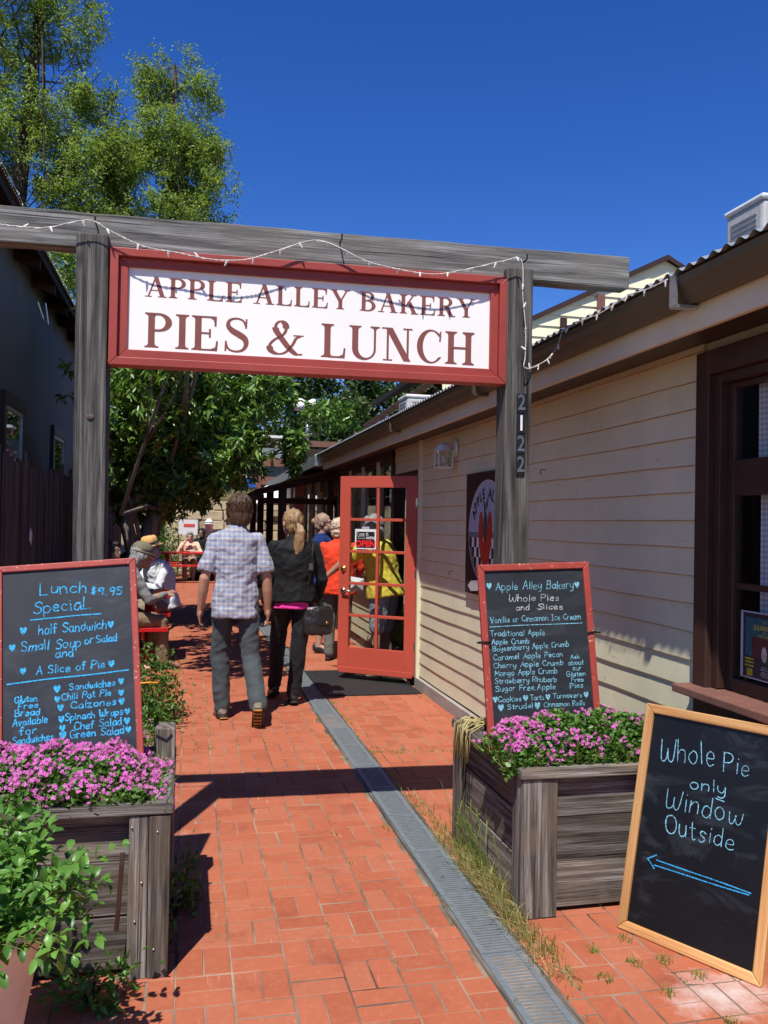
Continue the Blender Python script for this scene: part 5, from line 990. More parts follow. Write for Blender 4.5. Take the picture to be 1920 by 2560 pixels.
while y<21:
    wd=random.uniform(.11,.15); h=2.10+random.gauss(0,.035)-(.05 if y>12 else 0)+(.08 if k%6==0 else 0); dx=random.gauss(0,.006); t=random.gauss(0,.006)
    o=MB().box((-.011,0,0),(.011,wd,h),jit=.002).build('picket',M['fenceZ'],fence); o.location=(dx,y-11,0); o.rotation_euler=(t,0,0); y+=wd+random.uniform(.003,.012); k+=1
for z in (.4,1.0,1.8): MB().box((-.06,-5,z),(-.02,10,z+.09)).build('rail',M['fenceY'],fence)
o=MB().add([(0,-.07,-.02),(0,.06,-.09),(0,.11,.02),(0,.0,.09)],[(0,1,2,3)]).box((-.006,-.03,-.05),(-.001,.06,.05)).build('fence_tag',M['white'],None,label='small white diamond tag nailed to the dark fence',cat='tag'); o.location=(-1.47,8.82,1.39)
# ================================================================ PICNIC TABLES
def picnic(loc,rz,label,L=1.3):
    T=empty('picnic_table',loc,rz,label,'picnic table','red picnic tables on the left of the path')
    for k in range(5): MB().box((-L,-.36+k*.146,.715),(0,-.36+k*.146+.138,.755)).build('table_plank',M['tablered'],T,bevel=.004)
    for s in (-1,1):
        for e in (0,.146): y=s*.70-.07+e-.073; MB().box((-L,y,.415),(0,y+.138,.455)).build('bench_plank',M['tablered'],T,bevel=.004)
    for x in (-.22,-L+.22):
        for s in (-1,1): MB().bar((x,s*.18,.70),(x,s*.66,.0),.04,.09,(1,0,0)).build('leg',M['tablered'],T)
        MB().box((x-.055,-.78,.335),(x-.02,.78,.414)).build('cross_brace',M['tablered'],T); MB().box((x+.022,-.33,.63),(x+.055,.33,.714)).build('top_brace',M['tablered'],T)
    return T
picnic((-.17,10.0,0),0,'nearest red picnic table beside the lunch chalkboard'); picnic((-.21,14.6,0),0,'middle red picnic table under the leaning tree trunk'); picnic((.95,22.75,0),0,'far red picnic table where the grey haired diner sits',1.65); picnic((1.6,25.2,0),0,'farthest red picnic table behind the grey haired diner',1.6)
# ================================================================ FAR BACKGROUND
MB().add([(-60,30.6,-.02),(80,30.6,-.02),(80,45,1.9),(-60,45,1.9),(-60,62,4),(80,62,4.5),(-60,130,14),(80,130,14)],[(0,1,2,3),(3,2,5,4),(4,5,7,6)]).build('hillside',plain('dry hillside',(.13,.11,.05),.95,.1,0,.4,.5),None,kind='structure')
sw=empty('stone_wall',(2,26.75,0),0,'tan sandstone block retaining wall behind the diners','wall')
MB().box((-5,.12,0),(7,.5,2.15)).build('core',M['stone'],sw)
zz=0
for r_ in range(7):
    hh=random.uniform(.26,.36); x=-2.6+random.uniform(0,.3)
    while x<3.4:
        ww=random.uniform(.35,.75); m=MB().box((x+.012,.0+random.uniform(-.05,.03),zz+.01),(x+ww-.012,.2,zz+hh-.012),jit=.018); m.build('stone_block',M['stone'],sw,bevel=.02); x+=ww
    zz+=hh
for x,z in ((.75,1.18),(1.0,.62),(.55,1.75)): MB().box((x,-.12,z),(x+.65,.02,z+.16)).build('ledge_timber',M['tan'],sw)
dk=empty('timber_deck',(3.4,27.5,0),0,'raised brown timber deck with railings above a tan block wall','deck')
def DK(m,name,mat,**kw): m.v=[tuple(Vector(q)-Vector((3.4,27.5,0))) for q in m.v]; return m.build(name,mat,dk,**kw)
for x in (2.05,4.6,7.2): DK(MB().box((x,27.4,0),(x+.2,27.6,4.1)),'post',M['sill'])
for z,h in ((4.02,.18),(3.34,.26),(2.75,.26)): DK(MB().box((1.0,27.41,z),(9,27.56,z+h)),'rail',M['sill'])
DK(MB().box((2.3,27.9,0),(9,28.1,2.72)),'block_wall',M['tan']); DK(MB().tube([(2.3,27.35,2.62),(5,27.35,2.62)],.04,8),'pipe',M['steel']); DK(MB().box((1.0,28.4,3.0),(9,28.5,4.0)),'back_panel',plain('grey green siding',(.22,.27,.27),.8,.2)); DK(MB().box((1.0,27.3,4.24),(3.4,28.0,4.32)),'cap_board',M['white'])
DK(MB().box((1.9,27.28,3.75),(2.25,27.39,4.0)),'flood_light',M['white'],bevel=.02)
spa=empty('spa_sign',(1.55,26.2,2.85),0,'blue sign with white MOUNTAIN SPA lettering and arrow behind the tree','sign')
MB().box((-.62,-.02,-.24),(.45,.02,.24)).build('panel',M['blue'],spa); MB().box((-.66,-.03,-.30),(.49,.03,-.242)).box((-.66,-.03,.242),(.49,.03,.28)).build('frame',M['brownp'],spa)
put(txt('MOUNTAIN',.165,.006),'sign_print',M['white'],spa,(-.08,-.024,.07)); put(txt('SPA',.24,.008),'sign_print',M['white'],spa,(-.08,-.024,-.11)); MB().box((.15,-.0245,-.125),(.36,-.0215,-.10)).add([(.33,-.0246,-.165),(.42,-.0246,-.112),(.33,-.0246,-.06)],[(0,1,2)]).build('sign_print',M['white'],spa)
lp=empty('lamp_pole',(3.2,24,0),0,'grey steel pole with two dome floodlights above the porch','lamp pole')
MB().tube([(.04,0,0),(.04,0,3.3)],.075,14).build('lower_pole',M['steel'],lp,True); MB().tube([(.04,0,3.3),(.04,0,4.75)],.05,12).build('upper_pole',M['steel'],lp,True); MB().tube([(-.15,0,4.75),(.2,0,4.75)],.03,8).build('cross_arm',M['steel'],lp)
for x in (-.17,.20): MB().loft([((x,0,4.80),.05,.05),((x,-.03,4.72),.17,.17),((x,-.01,4.86),.19,.19),((x,.02,5.0),.15,.15),((x,.05,5.06),.05,.05)],18).build('flood_lamp',M['white'],lp,True)
MB().tube([(.1,-.06,3.3),(.2,-.08,3.2),(.22,-.08,3.45),(.12,-.06,3.6)],.02,6).build('loose_cable',M['black'],lp,True)
MB().tube([(2.98,24.3,0),(2.98,24.3,4.2)],.07,12).build('white_pole',M['white'],None,True,label='plain white pipe standing left of the steel lamp pole',cat='pole')
um=empty('market_umbrella',(1.95,21,0),0,'white market umbrella showing left of the porch posts','umbrella')
MB().add([(-.9,-.9,2.0),(.9,-.9,2.0),(.9,.9,2.0),(-.9,.9,2.0),(0,0,2.5)],[(0,1,4),(1,2,4),(2,3,4),(3,0,4)]).build('canopy',plain('white canvas',(.75,.76,.78),.8,.2),um); MB().tube([(0,0,0),(0,0,2.45)],.025,8).build('pole',M['brownp'],um)
tc=empty('drink_urn',(.62,25.5,0),0,'white lidded urn standing behind the diners','urn')
MB().loft([((0,0,1.15),.10,.10),((0,0,1.46),.12,.12),((0,0,1.47),.14,.14),((0,0,1.50),.14,.14)],20).build('body',M['white'],tc,True); MB().loft([((0,0,1.505),.135,.135),((0,0,1.57),.11,.11),((0,0,1.62),.05,.05),((0,0,1.64),.02,.02)],20).build('lid',M['white'],tc,True); MB().box((-.2,-.2,0),(.2,.2,1.145)).build('stand',M['brownp'],tc)
bn_=empty('banner',(-.2,25.8,0),0,'white banner with red print hung behind the tree','banner'); MB().box((-.05,0,1.15),(.5,.02,1.6)).build('cloth',M['white'],bn_); MB().box((.1,-.006,1.38),(.42,-.001,1.47)).build('banner_print',plain('faded red print',(.6,.08,.07),.6,.2,0,.5,20),bn_); MB().tube([(-.04,.03,0),(-.04,.03,1.62)],.02,6).tube([(.49,.03,0),(.49,.03,1.62)],.02,6).build('stake',M['brownp'],bn_)
# ---- cream gable house behind the bakery
gh=empty('gable_house',(8.4,14,0),0,'pale yellow gabled house with brown trim behind the bakery roof','building')
def G(m,name,mat,parent=gh,**kw): m.v=[tuple(Vector(q)-Vector((8.4,14,0))) for q in m.v]; return m.build(name,mat,parent,**kw)
M['yellowp']=paint('pale yellow siding paint',(.88,.82,.55),None,0,.6,.3,.05,2,.1)
sl=.4925; zr=6.46
gw=G(MB().add([(4.2,14.05,0),(12,14.05,0),(12,14.05,zr-sl*3.6),(8.4,14.05,zr),(4.2,14.05,zr-sl*4.2)],[(0,1,2,3,4)]),'wall',M['yellowp'])
z=2.5
while z<6.1:
    x0=max(4.25,8.4-(zr-z)/sl+.02); x1=min(11.9,8.4+(zr-z)/sl-.02); x0t=max(4.25,8.4-(zr-z-.19)/sl+.02); x1t=min(11.9,8.4+(zr-z-.19)/sl-.02)
    if x1t>x0t: G(MB().hexa([(x0,14.0,z),(x1,14.0,z),(x1,14.045,z),(x0,14.045,z),(x0t,14.025,z+.195),(x1t,14.025,z+.195),(x1t,14.045,z+.195),(x0t,14.045,z+.195)]),'siding_board',M['yellowp'],gw)
    z+=.2
for s,xe in ((-1,4.2),(1,12)): 
    ze=zr-sl*abs(xe-8.4)
    G(MB().hexa([(xe-.02*s,13.97,ze+.02),(8.4,13.97,zr+.04),(8.4,20,zr+.02),(xe-.02*s,20,ze-.05),(xe-.02*s,13.97,ze+.07),(8.4,13.97,zr+.09),(8.4,20,zr+.15),(xe-.02*s,20,ze+.08)]),'roof_slope',plain('dark shingle',(.035,.03,.028),.9,.2)); G(MB().hexa([(xe,13.945,ze-.03),(8.4,13.945,zr-.01),(8.4,13.968,zr-.01),(xe,13.968,ze-.03),(xe,13.945,ze+.05),(8.4,13.945,zr+.07),(8.4,13.968,zr+.07),(xe,13.968,ze+.05)]),'rake_board',M['brownp'])
G(MB().box((7.02,13.97,3),(7.17,14.0,5.72)),'corner_trim',M['sill']); G(MB().box((6.32,13.96,4.6),(6.44,13.998,5.25)),'window',M['brownp'])
sdish=empty('satellite_dish',(4.66,11.5,3.55),0,'small pale satellite dish on the bakery roof right of the number post','satellite dish'); 
MB().loft([((0,0,.25),(.02,0,.02),(0,.02,0)),((-.01,-.01,.26),(.1,.06,.12),(-.08,.10,.02)),((-.03,-.04,.28),(.16,.09,.18),(-.12,.15,.03))],16).build('dish',M['white'],sdish,True); MB().tube([(0,0,-.3),(0,.03,.2)],.02,6).build('mast',M['steel'],sdish)
def ac(loc,s,label):
    A_=empty('air_conditioner',loc,0,label,'air conditioner','roof air conditioners'); w,d,h=s
    MB().box((-w/2,-d/2,0),(w/2,d/2,h)).build('cabinet',plain('pale grey cabinet',(.50,.49,.46),.5,.4),A_,bevel=.03); MB().box((-w/2-.015,-d/2-.015,h),(w/2+.015,d/2+.015,h+.05)).build('top',M['white'],A_,bevel=.02)
    k=0; z=.12*h
    while z<.85*h: MB().box((-w/2+.08,-d/2-.008,z),(-w*.02,-d/2-.001,z+.012)).box((w*.02+.02,-d/2-.008,z),(w/2-.08,-d/2-.001,z+.012)).box((-w/2-.008,-d/2+.08,z),(-w/2-.001,d/2-.08,z+.012)).build('louvre',plain('louvre',(.30,.30,.29),.5,.4) if k==0 else bpy.data.materials['louvre'],A_); z+=.045; k+=1
    MB().box((-w/2+.05,-d/2+.05,-.4),(w/2-.05,d/2-.05,-.002)).build('stand',M['steel'],A_)
ac((4.97,6.35,3.60),(.9,.5,.68),'pale air conditioner on the bakery roof at the right edge'); ac((3.42,12.2,3.12),(.75,.5,.28),'small pale air conditioner far along the bakery roof')
# ---- brown gable beyond
bg2=empty('brown_gable',(4.5,15.5,0),0,'dark brown open gable roof beyond the bakery roof','roof')
for (a,b,w_,h_) in (((3.0,15,3.25),(4.35,15,4.22),.5,.10),((4.35,15,4.22),(6.2,15,3.3),.5,.10),((3.25,15.02,3.25),(4.35,15.02,4.02),.06,.14),((3.9,15,3.1),(4.55,15,3.9),.08,.09),((4.3,15,4.05),(4.8,15,3.3),.08,.09)):
    MB().bar(Vector(a)-Vector((4.5,15.5,0)),Vector(b)-Vector((4.5,15.5,0)),w_,h_).build('roof_timber',M['sill'] if h_<.1 else M['brownX'],bg2)
MB().box((-1.5,.1,0),(1.8,.3,3.3)).build('gable_wall',M['tan'],bg2); MB().add([(-1.4,.0,3.2),(1.7,.0,3.2),(-.15,.0,4.05)],[(0,1,2)]).build('gable_infill',M['tan'],bg2)
# ================================================================ PEOPLE
def organic(mb,name,mat,vox=.009,it=6,fac=.5,wr=None,seed=0,fold=0):
    me=mb.mesh('tmp',[]) ; o=bpy.data.objects.new('tmp',me)
    r=o.modifiers.new('r','REMESH'); r.mode='VOXEL'; r.voxel_size=vox; r.use_smooth_shade=True
    if it: s=o.modifiers.new('s','SMOOTH'); s.iterations=it; s.factor=fac
    out=evalmesh(o); bpy.data.meshes.remove(me)
    out.name=name; out.materials.clear(); out.materials.append(mat)
    if wr:
        n=len(out.vertices); co=np.empty(n*3,np.float32); no=np.empty(n*3,np.float32); out.vertices.foreach_get('co',co); out.vertices.foreach_get('normal',no); co=co.reshape(-1,3); no=no.reshape(-1,3)
        amp,sc_,st=wr; d=np.array([noise.fractal(Vector((p[0]*sc_*st[0]+seed*3.1,p[1]*sc_*st[1],p[2]*sc_*st[2])),.8,2.1,3)+(fold*(1-abs(noise.noise(Vector((p[0]*9+p[2]*5+seed,p[1]*9,p[2]*13-p[0]*7))))*2.2) if fold else 0) for p in co]); co+=no*(d*amp)[:,None]; out.vertices.foreach_set('co',co.ravel())
    out.polygons.foreach_set('use_smooth',[True]*len(out.polygons)); out.update(); return out
JD=dict(hipL=(-.09,0,.93),hipR=(.09,0,.93),kneeL=(-.10,.02,.50),kneeR=(.10,.02,.50),ankL=(-.10,-.02,.085),ankR=(.10,-.02,.085),toeL=(-.12,.16,.03),toeR=(.12,.16,.03),
 pel=(0,0,.98),chest=(0,.0,1.27),neck=(0,-.01,1.475),shL=(-.185,0,1.42),shR=(.185,0,1.42),elL=(-.25,-.02,1.13),elR=(.25,-.02,1.13),wrL=(-.27,.05,.88),wrR=(.27,.05,.88),head=(0,.02,1.63))
SK={}
def skin(c):
    if c not in SK:
        g=NG('skin'); v=g.coord('Object'); cc=g.ramp(g.noise(v,9,4),[(.3,tuple(Vector(c)*.85)),(.7,tuple(Vector(c)*1.08))]); g.bsdf(cc,.5,.35,0,None,**{'Subsurface Weight':.08,'Subsurface Scale':.01}); SK[c]=g.mat
    return SK[c]
def cloth(name,col,rough=.85,var=.12): 
    g=NG(name); v=g.coord('Object'); c=Vector(col); cc=g.ramp(g.noise(v,7,5,.6),[(.3,tuple(c*(1-var))),(.7,tuple(c*(1+var)))]); g.bsdf(cc,rough,.2,0,g.bump(g.noise(v,380,2),.25,.001),**{'Sheen Weight':.04}); return g.mat
def hairmat(name,a,b):
    g=NG(name); v=g.coord('Object',(1,1,.12)); f=g.noise(v,130,4,.7,.4); g.bsdf(g.ramp(f,[(.33,a),(.66,b)]),.42,.5,0,g.bump(f,.7,.006)); return g.mat
def figure(loc,rz,label,h=1.75,J=None,skinc=(.55,.31,.21),top=None,sleeve='short',topz=(.90,.02),bottom=None,legs='long',shoes=None,hair=None,style='short',face=0,tilt=0,vox=.009,build=1.0,wr=1.0,hemflare=1.0,hands=True,group=None):
    j={k:Vector(v) for k,v in JD.items()}; 
    for k,v in (J or {}).items(): j[k]=Vector(v)
    s=h/1.75; root=empty('person',loc,rz,label,'person',group); 
    for k in j: j[k]=j[k]*s
    bw=build; sk=skin(skinc); lat=(j['shR']-j['shL']).normalized(); hlat=(j['hipR']-j['hipL']).normalized()
    spine=[j['pel']-(j['chest']-j['pel'])*.25,j['pel'],(j['pel']*.55+j['chest']*.45),j['chest'],(j['chest']*.35+j['neck']*.65),j['neck']]
    def torso(e,lo=0,rs=None):
        R0=[(.150,.105),(.155,.112),(.138,.100),(.160,.115),(.150,.095),(.062,.06)]; out=[]
        for i in range(lo,6):
            ax=(hlat*(1-i/5)+lat*(i/5)).normalized(); t=(spine[min(i+1,5)]-spine[max(i-1,0)]).normalized(); fw=t.cross(ax).normalized()*-1
            rx,ry=R0[i]; k=bw if i<5 else 1
            out.append((spine[i],ax*(rx*s*k+e),fw*(ry*s*k+e)))
        return out
    # --- body (one continuous surface)
    b=MB(); b.loft(torso(-.008),20); hc=j['head']; 
    b.cap(j['neck']-Vector((0,0,.03*s)),hc-Vector((0,.01*s,.05*s)),.056*s,.05*s)
    HR=Matrix.Rotation(face,3,'Z')@Matrix.Rotation(-tilt,3,'X')
    hs1=1.08
    def hp(x,y,z): return hc+HR@(Vector((x,y,z))*s*hs1)
    b.ball(hp(0,-.012,.02),(.079*s,.098*s,.105*s),16,rot=HR); b.ball(hp(0,.03,-.045),(.06*s,.066*s,.075*s),14,rot=HR)
    b.cap(hp(0,.088,.012),hp(0,.104,-.022),.009*s,.014*s,8); b.ball(hp(0,.085,-.055),(.026*s,.014*s,.012*s),10,rot=HR); b.ball(hp(0,.076,-.095),(.022*s,.016*s,.016*s),10,rot=HR); b.ball(hp(0,.078,.028),(.045*s,.014*s,.01*s),10,rot=HR)
    for e in (-1,1): b.ball(hp(e*.077,-.005,-.008),(.010*s,.02*s,.032*s),10,rot=HR)
    for e,S_ in ((-1,'L'),(1,'R')):
        sh,el,wr_,hip,kn,an,toe=j['sh'+S_],j['el'+S_],j['wr'+S_],j['hip'+S_],j['knee'+S_],j['ank'+S_],j['toe'+S_]
        b.cap(j['neck']-Vector((0,0,.045*s)),sh,.045*s,.043*s); b.cap(sh,el,.045*s*bw,.038*s); b.cap(el,(el*.6+wr_*.4),.040*s,.041*s); b.cap((el*.6+wr_*.4),wr_,.041*s,.026*s)
        b.cap(hip,kn,.083*s*bw,.056*s); b.cap(kn,(kn*.62+an*.38),.054*s,.055*s); b.cap((kn*.62+an*.38),an,.055*s,.036*s); b.cap(an,toe,.036*s,.028*s)
        if hands:
            d=(wr_-el).normalized(); sd_=d.cross(Vector((0,1,0))); sd_=sd_.normalized() if sd_.length>.2 else Vector((1,0,0)); fwd=sd_.cross(d).normalized()*-1
            if fwd.y<0: fwd=-fwd
            nrm=fwd.cross(d).normalized()*-e
            pc=wr_+d*.048*s; rot=Matrix((fwd,nrm,d)).transposed(); b.ball(pc,(.038*s,.017*s,.052*s),12,rot=rot); b.cap(wr_-d*.02*s,pc,.026*s,.026*s,8)
            inn=-Vector((lat))*e
            for k,(o,L) in enumerate(((.028,.072),(.0095,.082),(-.0095,.076),(-.027,.060))):
                p0=wr_+d*.088*s+fwd*o*s; p1=p0+(d*.92+inn*.25+fwd*o*2)*L*.5*s; p2=p1+(d*.6+inn*.75)*L*.5*s; b.cap(p0-d*.02*s,p1,.0088*s,.0082*s,7,steps=2); b.cap(p1,p2,.0082*s,.0068*s,7,steps=2)
            t0=wr_+d*.03*s+fwd*.03*s; t1=t0+(fwd*.7+d*.7)*.035*s; t2=t1+(d*.95+fwd*.15+inn*.3)*.032*s; b.cap(t0,t1,.012*s,.010*s,8,steps=2); b.cap(t1,t2,.010*s,.008*s,8,steps=2)
    link('body',organic(b,'body',sk,vox*.72 if hands else vox,3,.4),root)
    # --- face details
    for e in (-1,1):
        MB().ball(hp(e*.031,.0845,.008),(.013*s,.006*s,.007*s),8,rot=HR).build('eye',M['eyew'],root,True); MB().ball(hp(e*.031,.0885,.008),(.006*s,.004*s,.006*s),8,rot=HR).build('iris',M['black'],root,True); MB().cap(hp(e*.045,.083,.030),hp(e*.018,.091,.031),.004,.004,6,steps=2).build('eyebrow',hair or M['black'],root,True)
    MB().ball(hp(0,.094,-.055),(.022*s,.006*s,.006*s),8,rot=HR).build('lips',M['lip'],root,True)
    # --- lower clothing
    if bottom:
        m=MB(); t=torso(.012); m.loft([t[0],t[1],(t[1][0].lerp(t[2][0],.35),t[1][1]*.93,t[1][2]*.93)],20)
        for S_ in 'LR':
            hip,kn,an=j['hip'+S_],j['knee'+S_],j['ank'+S_]
            if legs=='long': m.cap(hip,kn,.092*s*bw,.073*s); m.cap(kn,(kn*.5+an*.5),.074*s,.068*s); m.cap((kn*.5+an*.5),an+(kn-an)*.02+Vector((0,0,.0)),.068*s,.062*s)
            elif legs=='capri': m.cap(hip,kn,.096*s*bw,.075*s); m.cap(kn,(kn*.45+an*.55),.075*s,.066*s)
            else: m.cap(hip,hip.lerp(kn,.92),.105*s*bw,.09*s)
        link('trousers' if legs!='short' else 'shorts',organic(m,'trousers',bottom,vox,4,.5,(.008*wr,9,(1,1,.6)),3,.5),root)
    if top:
        m=MB(); t=torso(.026,1); bot=j['pel'].lerp(j['chest'],-topz[1]/.29*1.0-((.98-topz[0])/.29) if topz[0]<.98 else 0)
        r0=t[0]; lo=[(bot,r0[1]*hemflare*1.06,r0[2]*hemflare*1.10)]; up=[(spine[5]+(spine[5]-spine[4])*.12,lat*.066*s,lat.cross(Vector((0,0,1)))*.066*s)]
        t[-1]=(spine[5]-(spine[5]-spine[4])*.15,lat*.082*s,t[-1][2].normalized()*.076*s)
        m.loft(lo+[(r0[0],r0[1]*(1+hemflare)/2*1.04,r0[2]*(1+hemflare)/2*1.06)]+[(q[0],q[1]*(1.08 if i==0 else 1),q[2]*1.06) for i,q in enumerate(t[1:])]+up[:1],24)
        for S_ in 'LR':
            sh,el,wr_=j['sh'+S_],j['el'+S_],j['wr'+S_]; m.cap(j['neck']-Vector((0,0,.042*s)),sh,.052*s,.051*s); m.cap(t[-2][0]-Vector((0,0,.02*s)),sh-Vector((0,0,.05*s)),.085*s,.058*s)
            if sleeve=='short': m.cap(sh,sh.lerp(el,.62),.053*s*bw,.064*s); m.tube([sh.lerp(el,.25),sh.lerp(el,.84)],[.058*s*bw,.074*s],14)
            elif sleeve=='long': m.cap(sh,el,.053*s*bw,.050*s); m.cap(el,wr_.lerp(el,.06),.050*s,.036*s)
        link('top',organic(m,'top',top,vox,4,.5,(.010*wr,8,(1,1,1.1)),7,.55),root)
        cq=spine[5]; cu=(spine[5]-spine[4]).normalized(); cf=lat.cross(cu); MB().loft([(cq-cu*.02*s,lat*.082*s,cf*.08*s),(cq+cu*.012*s,lat*.070*s,cf*.070*s),(cq+cu*.030*s-cf*.006*s,lat*.067*s,cf*.066*s)],20).build('collar',top,root,True)
    # --- shoes
    if shoes:
        for e,S_ in ((-1,'L'),(1,'R')):
            an,toe=j['ank'+S_],j['toe'+S_]; d=(toe-an); dh=Vector((d.x,d.y,0)); dh=dh.normalized() if dh.length>.03*s else Vector((0,1,0)); d=d.normalized(); up=Vector((0,0,1)); 
            heel=an-d*.055*s+(d.cross(up).cross(d)).normalized()*-.04*s; sd_=d.cross(up).normalized(); nu=sd_.cross(d).normalized()
            mm=MB(); q=an-d*.06*s-nu*.03*s
            mm.loft([(q,sd_*.026*s,nu*.030*s),(q+d*.03*s,sd_*.038*s,nu*.048*s),(q+d*.09*s+nu*.008*s,sd_*.040*s,nu*.055*s),(q+d*.15*s-nu*.003*s,sd_*.044*s,nu*.04*s),(q+d*.21*s-nu*.013*s,sd_*.046*s,nu*.03*s),(q+d*.25*s-nu*.017*s,sd_*.036*s,nu*.024*s),(q+d*.265*s-nu*.018*s,sd_*.015*s,nu*.012*s)],16)
            so=link('shoe',organic(mm,'shoe',shoes[0],.008,3,.4),root)
            if len(shoes)>1:
                z0=-.046*s; mm=MB(); mm.loft([(q+nu*(z0)+d*-.005,sd_*.022*s,nu*.011*s),(q+d*.02*s+nu*z0,sd_*.038*s,nu*.013*s),(q+d*.10*s+nu*z0,sd_*.042*s,nu*.013*s),(q+d*.20*s+nu*z0,sd_*.047*s,nu*.012*s),(q+d*.255*s+nu*z0,sd_*.036*s,nu*.011*s),(q+d*.272*s+nu*(z0+.006),sd_*.012*s,nu*.006*s)],14); mm.build('sole',shoes[1],so,True)
                if len(shoes)>2:
                    mm=MB()
                    for kk in range(7):
                        c_=q+d*(.0+.037*kk)*s+nu*(z0-.012*s); mm.bar(c_-sd_*.03*s,c_+sd_*.03*s,.016*s,.008*s,nu)
                    mm.build('tread',shoes[2],so)
    # --- hair
    if hair:
        m=MB()
        if style in('short','bob','curly'):
            m.ball(hp(0,-.022,.030),(.098*s,.105*s,.104*s),16,rot=HR); m.ball(hp(0,-.05,-.04),(.084*s,.066*s,.092*s),14,rot=HR); m.ball(hp(0,.045,.085),(.055*s,.04*s,.035*s),12,rot=HR)
            for e in (-1,1): m.ball(hp(e*.076,-.02,.0),(.02*s,.055*s,.055*s),10,rot=HR)
            if style!='short':
                for e in (-1,1): m.ball(hp(e*.066,-.01,-.03),(.025*s,.05*s,.06*s),10,rot=HR)
        if style in('pony','bun'):
            m.ball(hp(0,-.02,.025),(.090*s,.104*s,.104*s),16,rot=HR); m.ball(hp(0,-.05,-.03),(.076*s,.065*s,.075*s),14,rot=HR)
        wr2={'curly':(.011,40,(1,1,1))}.get(style,(.011,46,(1,1,.14)))
        ho=link('hair',organic(m,'hair',hair,.008,3,.4,wr2,2),root)
        if style=='short' and vox<.009:
            m=MB()
            for kk in range(260):
                th=random.uniform(0,2*PI); ph0=random.uniform(.05,.9); ln=random.uniform(.45,.95); pts=[]
                for q_ in range(5):
                    ph=ph0+ln*q_/4; e_=1.015+.02*math.sin(q_*1.3+kk)+(.05*random.random() if q_==4 else 0); pts.append(hp(.091*math.sin(ph)*math.cos(th+.06*q_)*e_,-.022+.097*math.sin(ph)*math.sin(th+.06*q_)*e_,.028+.096*math.cos(ph)*e_))
                if pts[-1].z>hc.z-.02*s and (math.sin(th)>.55 and ph0+ln>1.35): continue
                m.tube(pts,[.0015,.0035,.0035,.003,.0008],4)
            m.build('hair_strands',hair,ho,True,kind='stuff')
        if style=='pony':
            m=MB().tube([hp(0,-.10,-.015),hp(.004,-.125,-.03),hp(.006,-.135,-.07),hp(.004,-.128,-.14),hp(-.006,-.118,-.22),hp(-.016,-.108,-.29),hp(-.02,-.10,-.34)],[.022*s,.026*s,.043*s,.05*s,.046*s,.032*s,.008*s],16)
            link('ponytail',organic(m,'ponytail',hair,.007,2,.4,(.010,46,(1,1,.1)),4),ho); 
            for kk in range(16):
                a=random.gauss(0,.6); b0=hp(.0,-.13,-.10); MB().tube([b0+Vector((math.sin(a)*.035,-.01,0)),b0+Vector((math.sin(a)*.045,-.015,-.1)),b0+Vector((math.sin(a)*.03-.015,.0,-.22-random.random()*.05))],[.004,.004,.001],5).build('hair_lock',hair,ho,True)
            MB().tube([hp(.022*math.cos(t_*PI/5),-.112,-.022+.022*math.sin(t_*PI/5)) for t_ in range(11)],.006,6).build('hair_tie',M['black'],ho,True)
        if style=='bun': MB().ball(hp(0,-.115,.02),(.04,.035,.04),12).build('hair_bun',hair,ho,True)
    root['_']=0; del root['_']
    return root,j,hp,HR,s
M['eyew']=plain('eye white',(.6,.58,.55),.2,.5); M['lip']=plain('lips',(.42,.15,.12),.5,.3)
# plaid shirt
g=NG('blue plaid shirt'); v=g.coord('Object'); sp=g.n('ShaderNodeSeparateXYZ'); g.l(v,sp.inputs[0]); base=(.29,.31,.37)
X,Z=sp.outputs[0],sp.outputs[2]; c=base
for src,off in ((X,.004),(Z,.0)):
    a=stripe(g,g.math('ADD',src,1+off),.036,.22); c=g.mix(g.math('MULTIPLY',a,.5),c,(.17,.21,.38))
    b_=stripe(g,g.math('ADD',src,1.014+off),.036,.12); c=g.mix(g.math('MULTIPLY',b_,.5),c,(.66,.60,.52))
    d_=stripe(g,g.math('ADD',src,1.025+off),.072,.07); c=g.mix(g.math('MULTIPLY',d_,.5),c,(.42,.24,.20))
g.bsdf(c,.85,.2,0,g.bump(g.noise(v,30,4,.6),.35,.006),**{'Sheen Weight':.1}); M['plaid']=g.mat
H_br=hairmat('brown hair',(.022,.010,.005),(.115,.055,.026)); H_bl=hairmat('dark blonde hair',(.14,.075,.03),(.46,.29,.14)); H_wh=hairmat('white hair',(.30,.28,.26),(.62,.60,.56)); H_gr=hairmat('grey hair',(.16,.155,.15),(.40,.39,.38)); H_dk=hairmat('dark hair',(.008,.006,.005),(.035,.025,.018)); H_rd=hairmat('reddish grey hair',(.16,.07,.04),(.42,.30,.22)); H_cu=hairmat('pale curly hair',(.35,.26,.17),(.66,.55,.40))
shoe_t=plain('taupe suede',(.20,.165,.125),.85,.2,0,.35,25); shoe_s=plain('dark sole',(.03,.028,.026),.7,.3,0,.2,20); shoe_o=plain('orange tread',(.42,.20,.03),.7,.3,0,.5,30); shoe_k=plain('black leather',(.015,.014,.014),.4,.45); shoe_b=plain('blue canvas',(.08,.10,.17),.8,.2)
